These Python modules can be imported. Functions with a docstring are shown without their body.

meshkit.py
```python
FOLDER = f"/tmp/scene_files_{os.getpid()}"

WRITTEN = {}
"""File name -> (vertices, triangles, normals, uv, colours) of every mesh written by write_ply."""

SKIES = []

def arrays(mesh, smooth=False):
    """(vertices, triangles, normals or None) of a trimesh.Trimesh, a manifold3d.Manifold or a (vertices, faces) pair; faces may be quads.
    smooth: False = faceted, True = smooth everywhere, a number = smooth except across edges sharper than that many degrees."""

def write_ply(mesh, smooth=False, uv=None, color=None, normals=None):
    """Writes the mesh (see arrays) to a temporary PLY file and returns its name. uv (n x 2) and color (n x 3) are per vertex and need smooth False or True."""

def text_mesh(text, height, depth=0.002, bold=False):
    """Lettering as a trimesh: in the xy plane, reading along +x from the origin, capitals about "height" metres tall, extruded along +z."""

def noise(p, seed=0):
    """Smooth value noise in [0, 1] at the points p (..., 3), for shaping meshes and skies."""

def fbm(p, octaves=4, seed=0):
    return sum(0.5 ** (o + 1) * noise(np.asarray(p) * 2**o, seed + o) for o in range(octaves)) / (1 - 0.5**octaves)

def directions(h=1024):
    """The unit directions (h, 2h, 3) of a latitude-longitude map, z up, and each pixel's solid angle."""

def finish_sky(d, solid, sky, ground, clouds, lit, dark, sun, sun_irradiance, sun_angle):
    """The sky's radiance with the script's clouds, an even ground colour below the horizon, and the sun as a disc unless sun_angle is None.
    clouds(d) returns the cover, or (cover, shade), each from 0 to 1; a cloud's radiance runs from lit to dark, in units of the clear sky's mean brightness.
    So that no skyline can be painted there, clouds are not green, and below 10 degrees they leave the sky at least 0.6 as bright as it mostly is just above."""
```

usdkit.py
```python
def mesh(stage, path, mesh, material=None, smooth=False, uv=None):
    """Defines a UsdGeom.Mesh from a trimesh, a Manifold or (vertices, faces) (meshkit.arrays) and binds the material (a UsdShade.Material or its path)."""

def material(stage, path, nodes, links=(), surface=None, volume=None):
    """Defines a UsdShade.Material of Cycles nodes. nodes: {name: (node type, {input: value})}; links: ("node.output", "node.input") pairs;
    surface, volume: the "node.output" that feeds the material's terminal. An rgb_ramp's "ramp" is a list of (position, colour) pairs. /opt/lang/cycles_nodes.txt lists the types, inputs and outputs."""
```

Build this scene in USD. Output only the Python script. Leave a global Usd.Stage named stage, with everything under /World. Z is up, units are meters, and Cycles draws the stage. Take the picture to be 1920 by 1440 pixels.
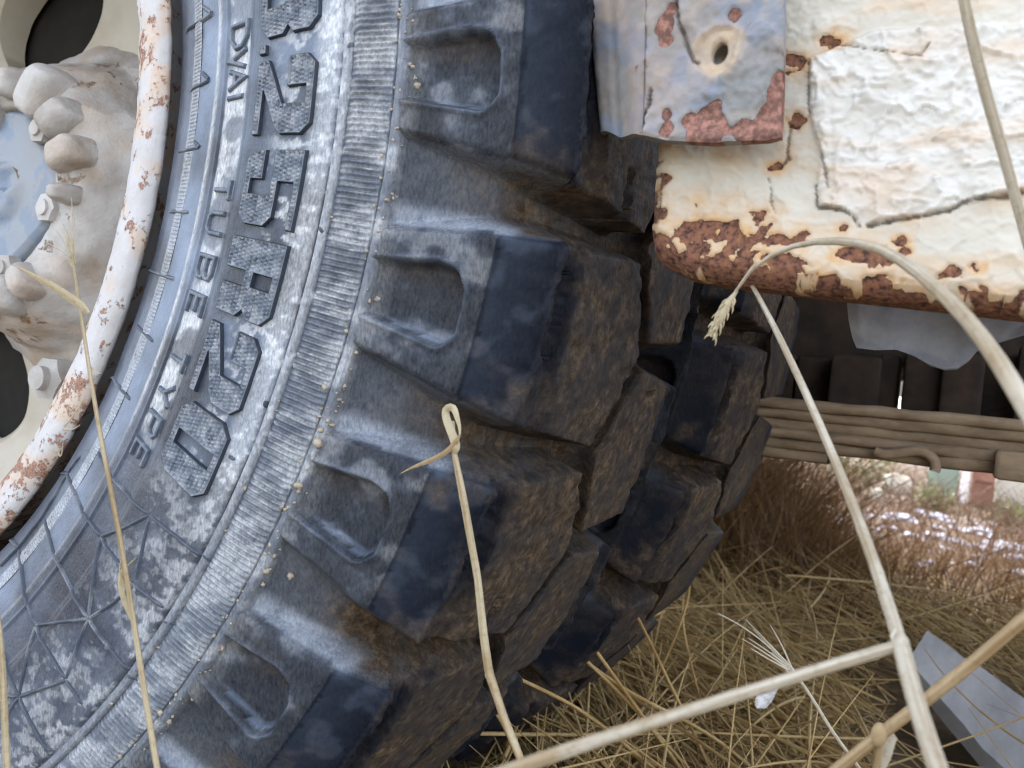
import math, random
import numpy as np, trimesh, shapely
from shapely.geometry import Polygon, LineString, Point, box as sbox
from shapely.ops import unary_union
from scipy.spatial import Delaunay, cKDTree
from pxr import Usd, UsdGeom, UsdLux, UsdShade, Sdf, Gf, Vt
import usdkit, meshkit

stage = Usd.Stage.CreateInMemory()
UsdGeom.SetStageUpAxis(stage, UsdGeom.Tokens.z)
UsdGeom.SetStageMetersPerUnit(stage, 1.0)
UsdGeom.Xform.Define(stage, '/World')
AX = 0.47                                    # height of the wheel axle above the ground

# ------------------------------------------------------------------ camera
CAM = np.array([0.61876991, -0.2849017, AX - 0.09848815])
RT = np.array([0.87920941, 0.46262208, 0.11389302])
UP = np.array([-0.09622066, -0.06170991, 0.99344525])
FW = np.array([-0.46661804, 0.88440528, 0.00974213])
FPX = 1705.31
cam = UsdGeom.Camera.Define(stage, '/World/camera')
m4 = np.eye(4)
m4[0, :3], m4[1, :3], m4[2, :3], m4[3, :3] = RT, UP, -FW, CAM
cam.AddTransformOp().Set(Gf.Matrix4d(*m4.ravel().tolist()))
cam.CreateHorizontalApertureAttr(36.0)
cam.CreateVerticalApertureAttr(27.0)
cam.CreateFocalLengthAttr(36.0 * FPX / 1920)
cam.CreateFStopAttr(36.0 * FPX / 1920 / 1.7)
cam.CreateFocusDistanceAttr(0.43)
cam.CreateClippingRangeAttr(Gf.Vec2f(0.02, 1000))
EXPOSURE = 2.08
cam.CreateExposureAttr(EXPOSURE)

# ------------------------------------------------------------------ sky and sun
SUN_EL, SUN_AZ = math.radians(52), math.radians(-28)      # azimuth from +y towards +x
SD = np.array([math.cos(SUN_EL) * math.sin(SUN_AZ), math.cos(SUN_EL) * math.cos(SUN_AZ), math.sin(SUN_EL)])
usdkit.material(stage, '/World/Looks/sky', {
    's': ('sky_texture', {'sky_type': 'single_scattering', 'sun_disc': False, 'sun_elevation': SUN_EL, 'sun_rotation': SUN_AZ, 'aerosol_density': 1.4}),
    'tc': ('texture_coordinate', {}),
    'n': ('noise_texture', {'scale': 2.2, 'detail': 5.0, 'roughness': 0.6}),
    'r': ('rgb_ramp', {'ramp': [(0.0, (0, 0, 0)), (0.36, (0, 0, 0)), (0.64, (0.62, 0.62, 0.62)), (1, (0.8, 0.8, 0.8))]}),
    'm': ('mix_color', {'b': (7.5, 7.4, 7.1), 'use_clamp': False}),
    'b': ('background_shader', {'strength': 0.12})},
    [('tc.generated', 'n.vector'), ('n.fac', 'r.fac'), ('r.color', 'm.fac'), ('s.color', 'm.a'), ('m.result', 'b.color')], surface='b.background')
dome = UsdLux.DomeLight.Define(stage, '/World/sky')
UsdShade.MaterialBindingAPI.Apply(dome.GetPrim()).Bind(UsdShade.Material.Get(stage, '/World/Looks/sky'))
sun = UsdLux.DistantLight.Define(stage, '/World/sun')
sun.CreateIntensityAttr(0.6)
sun.CreateNormalizeAttr(True)
sun.CreateAngleAttr(0.5)
sun.CreateColorAttr(Gf.Vec3f(1.0, 0.95, 0.87))
zx = np.cross([0, 0, 1.0], SD); zx /= np.linalg.norm(zx)
zy = np.cross(SD, zx)
ms = np.eye(4); ms[0, :3], ms[1, :3], ms[2, :3] = zx, zy, SD
sun.AddTransformOp().Set(Gf.Matrix4d(*ms.ravel().tolist()))

# ------------------------------------------------------------------ helpers
def ray(px, py):
    return FW + (px - 960) / FPX * RT - (py - 720) / FPX * UP

def ony(px, py, y):
    """a point measured in the photograph, laid on the lengthwise plane y"""
    d = ray(px, py)
    return CAM + d * (y - CAM[1]) / d[1]

def atd(px, py, D):
    """a point measured in the photograph, D metres in front of the lens"""
    return CAM + ray(px, py) * D

taken = {}
def numbered(path):
    n = taken.get(path, 0)
    taken[path] = n + 1
    return path if n == 0 else '%s_%03d' % (path, n)

base_of = {}
def data(p, **kw):
    for k, v in kw.items():
        if v:
            p.SetCustomDataByKey(k, v)
    return p

def thing(name, base, label=None, category=None, group=None, kind=None):
    path = numbered('/World/' + name)
    x = UsdGeom.Xform.Define(stage, path)
    x.AddTranslateOp().Set(Gf.Vec3d(*map(float, base)))
    base_of[path] = np.asarray(base, float)
    data(x.GetPrim(), label=label, category=category, group=group, kind=kind)
    return path

def prim(name, mesh, mat, parent='/World', smooth=False, vals=None, label=None, category=None, group=None, kind=None, uv=None):
    """ONE mesh under parent; mesh in world coordinates. vals: function(points) -> {primvar: value per point}"""
    path = numbered(parent + '/' + name)
    v, f, n = meshkit.arrays(mesh, smooth)
    b = base_of.get(parent, np.zeros(3))
    base_of[path] = b
    m = UsdGeom.Mesh.Define(stage, path)
    m.CreatePointsAttr(Vt.Vec3fArray.FromNumpy((v - b).astype(np.float32)))
    m.CreateFaceVertexCountsAttr(Vt.IntArray.FromNumpy(np.full(len(f), 3, np.int32)))
    m.CreateFaceVertexIndicesAttr(Vt.IntArray.FromNumpy(f.astype(np.int32).ravel()))
    m.CreateSubdivisionSchemeAttr('none')
    if n is not None:
        m.CreateNormalsAttr(Vt.Vec3fArray.FromNumpy(n.astype(np.float32)))
        m.SetNormalsInterpolation('vertex')
    if vals is not None:
        for k, a in vals(v).items():
            UsdGeom.PrimvarsAPI(m).CreatePrimvar(k, Sdf.ValueTypeNames.FloatArray, 'vertex').Set(Vt.FloatArray.FromNumpy(np.asarray(a, np.float32)))
    UsdShade.MaterialBindingAPI.Apply(m.GetPrim()).Bind(UsdShade.Material.Get(stage, '/World/Looks/' + mat))
    data(m.GetPrim(), label=label, category=category, group=group, kind=kind)
    return path

def sstep(x, a, b):
    t = np.clip((x - a) / (b - a), 0, 1)
    return t * t * (3 - 2 * t)

def fbm(p, s, o=4, seed=0):
    return meshkit.fbm(np.asarray(p) * s, o, seed)

def grid_faces(nr, nc, flip=False):
    i, j = np.meshgrid(np.arange(nr - 1), np.arange(nc - 1), indexing='ij')
    a = (i * nc + j).ravel(); b = a + 1; c = a + nc + 1; d = a + nc
    f = np.vstack([np.stack([a, b, c], 1), np.stack([a, c, d], 1)])
    return f[:, ::-1] if flip else f

def ring_pt(th, r, y):
    th = np.radians(th)
    return np.stack(np.broadcast_arrays(r * np.cos(th), y, AX + r * np.sin(th)), -1)

def polar(v):
    return np.degrees(np.arctan2(v[:, 2] - AX, v[:, 0])), np.hypot(v[:, 0], v[:, 2] - AX), v[:, 1]

def tube(pts, rad, sides=6, caps=True, ribs=0.0):
    pts = np.asarray(pts, float)
    n = len(pts)
    rad = np.broadcast_to(np.asarray(rad, float), (n,))
    t = np.gradient(pts, axis=0)
    t /= np.maximum(np.linalg.norm(t, axis=1, keepdims=True), 1e-12)
    u = np.cross(t, [0.31, 0.87, 0.38]); u /= np.linalg.norm(u, axis=1, keepdims=True)
    w = np.cross(t, u)
    a = np.arange(sides) * 2 * np.pi / sides
    rb = 1 + ribs * (np.arange(sides) % 2 - .5) * 2
    v = pts[:, None] + (rad[:, None] * rb[None])[..., None] * (np.cos(a)[None, :, None] * u[:, None] + np.sin(a)[None, :, None] * w[:, None])
    v = v.reshape(-1, 3)
    i, j = np.meshgrid(np.arange(n - 1), np.arange(sides), indexing='ij')
    p, q = (i * sides + j).ravel(), (i * sides + (j + 1) % sides).ravel()
    f = np.vstack([np.stack([p, q, q + sides], 1), np.stack([p, q + sides, p + sides], 1)])
    if caps:
        k = len(v)
        v = np.vstack([v, pts[0], pts[-1]])
        jj = np.arange(sides)
        f = np.vstack([f, np.stack([np.full(sides, k), (jj + 1) % sides, jj], 1), np.stack([np.full(sides, k + 1), (n - 1) * sides + jj, (n - 1) * sides + (jj + 1) % sides], 1)])
    return v, f

def join(parts):
    vs, fs, n = [], [], 0
    for v, f in parts:
        vs.append(v); fs.append(np.asarray(f) + n); n += len(v)
    return np.vstack(vs), np.vstack(fs)

def spline(pts, n=40):
    from scipy.interpolate import CubicSpline
    pts = np.asarray(pts, float)
    s = np.concatenate([[0], np.cumsum(np.linalg.norm(np.diff(pts, axis=0), axis=1))])
    return CubicSpline(s, pts)(np.linspace(0, s[-1], n))

def rbox(lo, hi, r=0.003, jitter=0.0, seed=0, rings=2):
    """box with rounded edges"""
    lo, hi = np.asarray(lo, float), np.asarray(hi, float)
    m = trimesh.creation.box([1, 1, 1])
    for _ in range(3):
        m = m.subdivide()
    c, h = (lo + hi) / 2, (hi - lo) / 2
    r = min(r, h.min() * 0.9)
    v = m.vertices * 2
    # push grid lines towards the edges
    v = np.sign(v) * (1 - (1 - np.abs(v)) ** 2)
    p = v * h
    q = np.clip(p, -(h - r), h - r)
    d = p - q
    L = np.linalg.norm(d, axis=1, keepdims=True)
    p = np.where(L > 0, q + d / np.maximum(L, 1e-9) * np.minimum(L, r), p)
    p = p + c
    if jitter:
        p = p + (np.stack([fbm(p, 40, 3, seed + k) for k in range(3)], 1) - 0.5) * jitter
    return p, m.faces

def plate(poly, height, spacing, base=-0.001, rims=(), tri_only=False):
    """poly in (x, y); top z = height(points, distance to the rim); walls down to base"""
    pts = []
    def contour(g, step):
        for gg in getattr(g, 'geoms', [g]):
            if gg.is_empty or gg.geom_type != 'Polygon':
                continue
            for ring in [gg.exterior, *gg.interiors]:
                n = max(8, int(ring.length / step))
                corners = np.array(ring.coords)[:-1] if len(ring.coords) < 60 else np.zeros((0, 2))
                pts.append(np.array([ring.interpolate(k / n, normalized=True).coords[0] for k in range(n)]))
                if len(corners):
                    pts.append(corners)
    contour(poly, spacing * 0.7)
    nb = sum(len(p) for p in pts)
    for r in rims:
        contour(poly.buffer(-r, join_style=2), spacing * 0.8)
    x0, y0, x1, y1 = poly.bounds
    gx, gy = np.meshgrid(np.arange(x0, x1, spacing), np.arange(y0, y1, spacing * 0.866))
    gx = gx + (np.arange(gx.shape[0]) % 2)[:, None] * spacing / 2
    g = np.stack([gx.ravel(), gy.ravel()], 1)
    inner = poly.buffer(-max([spacing * 0.45, *rims]))
    g = g[shapely.contains_xy(inner, g[:, 0], g[:, 1])]
    p = np.unique(np.round(np.vstack(pts + [g]), 7), axis=0)
    f = Delaunay(p).simplices
    c = p[f].mean(1)
    f = f[shapely.contains_xy(poly.buffer(1e-7), c[:, 0], c[:, 1])]
    e1, e2 = p[f[:, 1]] - p[f[:, 0]], p[f[:, 2]] - p[f[:, 0]]
    cr = e1[:, 0] * e2[:, 1] - e1[:, 1] * e2[:, 0]
    f = f[np.abs(cr) > 1e-12]; cr = cr[np.abs(cr) > 1e-12]
    f[cr < 0] = f[cr < 0][:, ::-1]
    d = shapely.distance(poly.boundary, shapely.points(p))
    v = np.column_stack([p, height(p, d)])
    e = np.vstack([f[:, [0, 1]], f[:, [1, 2]], f[:, [2, 0]]])
    key = {(a, b) for a, b in map(tuple, e.tolist())}
    be = np.array([(a, b) for a, b in key if (b, a) not in key])
    low = v.copy(); low[:, 2] = base
    n = len(v)
    wall = np.vstack([np.stack([be[:, 1], be[:, 0], be[:, 0] + n], 1), np.stack([be[:, 1], be[:, 0] + n, be[:, 1] + n], 1)])
    v2 = np.vstack([v, low]); f2 = np.vstack([f, wall])
    used = np.unique(f2); re = np.full(len(v2), -1); re[used] = np.arange(len(used))
    return v2[used], re[f2]

# ------------------------------------------------------------------ materials
def mat(name, nodes, links, surface='p.BSDF', **k):
    return usdkit.material(stage, '/World/Looks/' + name, nodes, links, surface, **k)

def rubber(name, dark=(0.0065, 0.0085, 0.014), pale=(0.62, 0.63, 0.65), film=(0.28, 0.36, 0.51), spec=0.14, brown=(0.066, 0.046, 0.030), rough=0.42, knurl=False):  # blue dark and film tones put sky sheen into the colour, over thin dust
    N = {'g': ('geometry', {}),
         'ad': ('attribute', {'attribute': 'dust'}), 'am': ('attribute', {'attribute': 'mud'}),
         'n1': ('noise_texture', {'scale': 900.0, 'detail': 3.0, 'roughness': 0.65}),
         'mp': ('mapping', {'scale': (1.0, 1.0, 0.38), 'rotation': (0, 0.55, 0)}),
         'n2': ('noise_texture', {'scale': 150.0, 'detail': 5.0, 'roughness': 0.7}),
         'n3': ('noise_texture', {'scale': 75.0, 'detail': 6.0, 'roughness': 0.7}),
         # dust = clamp(attr*1.0 + (n1-.5)*a + (n2-.5)*b)
         's1': ('math', {'math_type': 'subtract', 'value2': 0.5}), 's2': ('math', {'math_type': 'subtract', 'value2': 0.5}),
         'k1': ('math', {'math_type': 'multiply', 'value2': 2.6}), 'k2': ('math', {'math_type': 'multiply', 'value2': 1.3}),
         'a1': ('math', {'math_type': 'add'}),
         'amp': ('math', {'math_type': 'multiply_add', 'value2': 1.0, 'value3': 0.008}),
         'a2': ('math', {'math_type': 'multiply_add'}),
         'cl': ('clamp', {}),
         'sm': ('math', {'math_type': 'subtract', 'value2': 0.5}),
         'km': ('math', {'math_type': 'multiply', 'value2': 3.6}),
         'mamp': ('math', {'math_type': 'multiply'}),
         'mm': ('math', {'math_type': 'add'}), 'mc': ('clamp', {}),
         'af': ('attribute', {'attribute': 'film'}), 'cf': ('mix_color', {'a': dark, 'b': film}),
         'fn': ('map_range', {'from_min': 0.3, 'from_max': 0.7, 'to_min': 0.8, 'to_max': 1.2}), 'fm': ('math', {'math_type': 'multiply'}),
         'c0': ('mix_color', {'b': pale}),
         'bd': ('rgb_ramp', {'ramp': [(0.34, tuple(x * 0.35 for x in brown)), (0.5, brown), (0.66, tuple(x * 2.1 for x in brown))]}),
         'n4': ('noise_texture', {'scale': 210.0, 'detail': 6.0, 'roughness': 0.75}), 'hm': ('math', {'math_type': 'multiply_add'}), 'h4': ('math', {'math_type': 'multiply', 'value2': 1.6}),
         'c1': ('mix_color', {}),
         'rr': ('map_range', {'from_min': 0.0, 'from_max': 1.0, 'to_min': rough, 'to_max': 0.85}),
         'tot': ('math', {'math_type': 'add', 'use_clamp': True}),
         'hb': ('math', {'math_type': 'multiply_add', 'value2': 0.5}),
         'bp': ('bump', {'strength': 0.6, 'distance': 0.0010}),
         'p': ('principled_bsdf', {'specular_ior_level': spec})}
    L = [('n3.fac', 'fn.value'), ('fn.result', 'fm.value1'), ('af.fac', 'fm.value2'), ('fm.value', 'cf.fac'), ('cf.result', 'c0.a'), ('g.position', 'mp.vector'), ('mp.vector', 'n1.vector'), ('g.position', 'n2.vector'), ('g.position', 'n3.vector'),
         ('n1.fac', 's1.value1'), ('n2.fac', 's2.value1'), ('s1.value', 'k1.value1'), ('s2.value', 'k2.value1'),
         ('k1.value', 'a1.value1'), ('k2.value', 'a1.value2'), ('ad.fac', 'amp.value1'),
         ('a1.value', 'a2.value1'), ('amp.value', 'a2.value2'), ('ad.fac', 'a2.value3'), ('a2.value', 'cl.value'),
         ('n3.fac', 'sm.value1'), ('sm.value', 'km.value1'), ('km.value', 'mamp.value1'), ('am.fac', 'mamp.value2'),
         ('mamp.value', 'mm.value1'), ('am.fac', 'mm.value2'), ('mm.value', 'mc.value'),
         ('cl.result', 'c0.fac'), ('c0.result', 'c1.a'), ('mc.result', 'c1.fac'), ('c1.result', 'p.base_color'),
         ('cl.result', 'tot.value1'), ('mc.result', 'tot.value2'), ('tot.value', 'rr.value'), ('rr.result', 'p.roughness'),
         ('n1.fac', 'hb.value1'), ('n2.fac', 'hb.value3'), ('g.position', 'n4.vector'), ('n4.fac', 'bd.fac'), ('bd.color', 'c1.b'), ('n4.fac', 'h4.value1'), ('h4.value', 'hm.value1'), ('mc.result', 'hm.value2'), ('hb.value', 'hm.value3'), ('hm.value', 'bp.height'), ('bp.normal', 'p.normal')]
    mat(name, N, L)

rubber('tyre_rubber', dark=(0.0045, 0.006, 0.011), spec=0.06)  # darker base and weak specular stand in for a dark reflection on the tread
rubber('sidewall_rubber', dark=(0.006, 0.010, 0.021), spec=0.42, rough=0.38)
rubber('letter_rubber', dark=(0.007, 0.009, 0.014), pale=(0.55, 0.57, 0.60), rough=0.40, spec=0.35)

def paint(name, coat, fresh=None, flat=False, soft=0.0, rust=(0.15, 0.055, 0.03), stain=(0.50, 0.27, 0.09), under=None, rough=0.55, scale=1.0, spot=0.0, bumpd=0.0006, coat2=None, grime=(0.30, 0.26, 0.21), grime_amt=0.35):
    """painted metal; primvars rust / stain / crack steer the wear where present"""
    N = {'g': ('geometry', {}),
         'ar': ('attribute', {'attribute': 'rust'}), 'as': ('attribute', {'attribute': 'stain'}), 'ac': ('attribute', {'attribute': 'crack'}),
         'n1': ('noise_texture', {'scale': 130.0 * scale, 'detail': 6.0, 'roughness': 0.65}),
         'n2': ('noise_texture', {'scale': 420.0 * scale, 'detail': 4.0, 'roughness': 0.6}),
         'n3': ('noise_texture', {'scale': 28.0 * scale, 'detail': 5.0, 'roughness': 0.6}),
         'gr': ('rgb_ramp', {'ramp': [(0, (0, 0, 0)), (0.42, (0, 0, 0)), (0.75, (1, 1, 1)), (1, (1, 1, 1))]}),
         'gm': ('math', {'math_type': 'multiply', 'value2': grime_amt}),
         'c0': ('mix_color', {'a': coat, 'b': grime}),
         # rust mask: attr + noise
         'rs': ('math', {'math_type': 'multiply_add', 'value2': 0.9, 'value3': -0.45 + spot}),
         'ra': ('math', {'math_type': 'add'}),
         'rm': ('map_range', {'from_min': 0.44 - soft, 'from_max': 0.52 + soft, 'to_min': 0.0, 'to_max': 1.0, 'clamp': True}),
         'rc': ('rgb_ramp', {'ramp': [(0.36, tuple(x * (0.75 if flat else 0.35) for x in rust)), (0.46, rust), (0.54, tuple(min(1, x * 1.5) for x in rust)), (0.62, tuple(min(1, x * 2.0) for x in rust) if flat else (0.22, 0.095, 0.045)), (0.72, tuple(min(1, x * 2.3) for x in rust) if flat else (0.25, 0.14, 0.09))]}),
         'c1': ('mix_color', {'b': stain}), 'c2': ('mix_color', {}), 'c3': ('mix_color', {'b': (0.06, 0.042, 0.03)}),
         'st': ('math', {'math_type': 'multiply', 'use_clamp': True}), 'stn': ('map_range', {'from_min': 0.3, 'from_max': 0.7, 'to_min': 0.4, 'to_max': 1.25}),
         'rr': ('map_range', {'from_min': 0.0, 'from_max': 1.0, 'to_min': rough, 'to_max': 0.9}),
         'h1': ('math', {'math_type': 'multiply_add', 'value2': -0.9}),
         'bp': ('bump', {'strength': 0.7, 'distance': bumpd}),
         'p': ('principled_bsdf', {'specular_ior_level': 0.4})}
    L = [('g.position', 'n1.vector'), ('g.position', 'n2.vector'), ('g.position', 'n3.vector'),
         ('n3.fac', 'gr.fac'), ('gr.color', 'gm.value1'), ('gm.value', 'c0.fac'),
         ('n1.fac', 'rs.value1'), ('rs.value', 'ra.value1'), ('ar.fac', 'ra.value2'), ('ra.value', 'rm.value'), ('n2.fac', 'rc.fac'),
         ('n1.fac', 'stn.value'), ('stn.result', 'st.value1'), ('as.fac', 'st.value2'),
         ('c0.result', 'c1.a'), ('st.value', 'c1.fac'), ('c1.result', 'c2.a'), ('rc.color', 'c2.b'), ('rm.result', 'c2.fac'),
         ('c2.result', 'c3.a'), ('ac.fac', 'c3.fac'), ('c3.result', 'p.base_color'), ('rm.result', 'rr.value'), ('rr.result', 'p.roughness'),
         ('rm.result', 'h1.value1'), ('n1.fac', 'h1.value3'), ('h1.value', 'bp.height'), ('bp.normal', 'p.normal')]
    if coat2 is not None:
        N['n4'] = ('noise_texture', {'scale': 60.0 * scale, 'detail': 6.0, 'roughness': 0.6})
        N['r4'] = ('rgb_ramp', {'ramp': [(0, (0, 0, 0)), (0.47, (0, 0, 0)), (0.53, (1, 1, 1)), (1, (1, 1, 1))]})
        N['c4'] = ('mix_color', {'a': coat, 'b': coat2})
        N['c0'][1].pop('a')
        L += [('g.position', 'n4.vector'), ('n4.fac', 'r4.fac'), ('r4.color', 'c4.fac'), ('c4.result', 'c0.a')]
    if fresh is not None:
        N['aw'] = ('attribute', {'attribute': 'fresh'})
        N['cw'] = ('mix_color', {'a': coat, 'b': fresh})
        N['c0'][1].pop('a')
        L += [('aw.fac', 'cw.fac'), ('cw.result', 'c0.a')]
    mat(name, N, L)

paint('cream_paint', soft=0.035, coat=(0.52, 0.485, 0.42), fresh=(0.585, 0.57, 0.545), rust=(0.125, 0.055, 0.035), spot=-0.16)
paint('rim_paint', (0.46, 0.445, 0.455), rust=(0.24, 0.135, 0.10), spot=0.232, scale=2.3, rough=0.5)
paint('disc_paint', (0.50, 0.46, 0.385), spot=0.05, rough=0.6, grime=(0.34, 0.27, 0.19), grime_amt=0.6)
paint('hub_paint', (0.50, 0.48, 0.465), rust=(0.22, 0.14, 0.085), spot=0.06, scale=0.8, rough=0.7, grime=(0.20, 0.16, 0.12), grime_amt=0.8, bumpd=0.0025)
paint('cap_paint', (0.20, 0.25, 0.33), spot=0.05, rough=0.5, coat2=(0.26, 0.29, 0.34), scale=0.6)
paint('bracket_paint', flat=True, coat=(0.165, 0.195, 0.245), rust=(0.150, 0.074, 0.058), stain=(0.42, 0.32, 0.22), spot=0.02, rough=0.55, scale=0.9, bumpd=0.001, coat2=(0.185, 0.185, 0.185), grime=(0.30, 0.21, 0.165), grime_amt=0.75)

def simple(name, col, col2=None, scale=60.0, rough=0.8, bump=0.0, bscale=None, lo=0.35, hi=0.65, stretch=(1, 1, 1), spec=0.3):
    col2 = col2 or col
    mat(name, {'g': ('geometry', {}), 'mp': ('mapping', {'scale': stretch}),
               'n': ('noise_texture', {'scale': scale, 'detail': 6.0, 'roughness': 0.65}),
               'r': ('rgb_ramp', {'ramp': [(0, col), (lo, col), (hi, col2), (1, col2)]}),
               'b': ('bump', {'strength': 0.6, 'distance': bump}),
               'p': ('principled_bsdf', {'roughness': rough, 'specular_ior_level': spec})},
        [('g.position', 'mp.vector'), ('mp.vector', 'n.vector'), ('n.fac', 'r.fac'), ('r.color', 'p.base_color')] + ([('n.fac', 'b.height'), ('b.normal', 'p.normal')] if bump else []))

simple('muddy_steel', (0.15, 0.105, 0.066), (0.27, 0.195, 0.13), 70, 0.9, 0.0015, stretch=(0.4, 1, 1))
simple('dark_steel', (0.010, 0.006, 0.004), (0.034, 0.020, 0.012), 40, 0.85, 0.001)
simple('black_steel', (0.010, 0.009, 0.008), (0.02, 0.017, 0.014), 40, 0.85, 0.001)
simple('body_paint', (0.62, 0.58, 0.50), (0.70, 0.66, 0.58), 6, 0.5)
simple('floor_board', (0.05, 0.035, 0.025), (0.09, 0.065, 0.045), 14, 0.9, 0.001, stretch=(0.1, 1, 1))
simple('dust_clod', (0.26, 0.22, 0.17), (0.42, 0.36, 0.29), 300, 0.95)
simple('soil', (0.085, 0.06, 0.04), (0.17, 0.125, 0.085), 18, 0.95, 0.01)
simple('board_grey', (0.33, 0.32, 0.32), (0.50, 0.49, 0.49), 26, 0.8, 0.0008, stretch=(1, 0.2, 1))
simple('wall_plaster', (0.46, 0.41, 0.33), (0.55, 0.50, 0.42), 5, 0.9)
simple('post_white', (0.72, 0.66, 0.66), (0.80, 0.75, 0.74), 8, 0.7)
simple('panel_rust', (0.20, 0.085, 0.06), (0.33, 0.18, 0.13), 7, 0.9)
simple('panel_teal', (0.20, 0.27, 0.23), (0.27, 0.33, 0.28), 7, 0.8)
simple('pale_stone', (0.40, 0.40, 0.47), (0.55, 0.55, 0.63), 20, 0.85)

def straw(name, a, b, transl=0.25, rough=0.55):
    mat(name, {'g': ('geometry', {}), 'n': ('noise_texture', {'scale': 35.0, 'detail': 3.0}),
               'wn': ('noise_texture', {'scale': 420.0, 'detail': 4.0, 'roughness': 0.7}), 'wr': ('rgb_ramp', {'ramp': [(0.3, (0.72, 0.66, 0.56)), (0.5, (1, 1, 1)), (0.75, (1, 1, 1))]}), 'm0': ('mix_color', {'blend_type': 'multiply', 'fac': 0.8}), 'bp': ('bump', {'strength': 0.4, 'distance': 0.0006}),
               'r': ('rgb_ramp', {'ramp': [(0.25, a), (0.75, b)]}),
               'ak': ('attribute', {'attribute': 'streak'}), 'ms': ('mix_color', {'blend_type': 'multiply', 'b': (0.62, 0.50, 0.36)}),
               'ri': ('rgb_ramp', {'ramp': [(0.0, (0.74, 0.70, 0.64)), (0.5, (1, 1, 1)), (1.0, (0.92, 0.84, 0.70))]}),
               'm': ('mix_color', {'blend_type': 'multiply', 'fac': 1.0}),
               'p': ('principled_bsdf', {'roughness': rough, 'specular_ior_level': 0.35}),
               't': ('translucent_bsdf', {}), 'x': ('mix_closure', {'fac': transl})},
        [('g.position', 'n.vector'), ('g.position', 'wn.vector'), ('wn.fac', 'wr.fac'), ('wn.fac', 'bp.height'), ('bp.normal', 'p.normal'), ('n.fac', 'r.fac'), ('r.color', 'm0.a'), ('wr.color', 'm0.b'), ('m0.result', 'm.a'), ('g.random_per_island', 'ri.fac'), ('ri.color', 'm.b'),
         ('m.result', 'ms.a'), ('ak.fac', 'ms.fac'), ('ms.result', 'p.base_color'), ('ms.result', 't.color'), ('p.BSDF', 'x.closure1'), ('t.BSDF', 'x.closure2')], surface='x.closure')
straw('straw_stem', (0.74, 0.65, 0.46), (0.86, 0.80, 0.63))
straw('straw_pale', (0.80, 0.77, 0.69), (0.88, 0.86, 0.79))
straw('straw_tan', (0.58, 0.44, 0.26), (0.72, 0.58, 0.40))
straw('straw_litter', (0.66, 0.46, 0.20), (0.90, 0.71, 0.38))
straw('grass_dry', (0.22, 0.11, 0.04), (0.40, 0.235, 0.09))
straw('grass_far', (0.15, 0.075, 0.042), (0.26, 0.145, 0.085))
straw('leaf_green', (0.16, 0.20, 0.09), (0.32, 0.32, 0.18))
mat('plastic_grey', {'g': ('geometry', {}), 'n': ('noise_texture', {'scale': 45.0, 'detail': 5.0, 'roughness': 0.7}),
                     'r': ('rgb_ramp', {'ramp': [(0.34, (0.11, 0.113, 0.125)), (0.66, (0.30, 0.305, 0.33))]}),
                     'b': ('bump', {'strength': 0.5, 'distance': 0.002}),
                     'p': ('principled_bsdf', {'roughness': 0.45}), 't': ('translucent_bsdf', {'color': (0.3, 0.31, 0.34)}), 'x': ('mix_closure', {'fac': 0.35})},
    [('g.position', 'n.vector'), ('n.fac', 'r.fac'), ('r.color', 'p.base_color'), ('n.fac', 'b.height'), ('b.normal', 'p.normal'), ('p.BSDF', 'x.closure1'), ('t.BSDF', 'x.closure2')], surface='x.closure')
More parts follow.
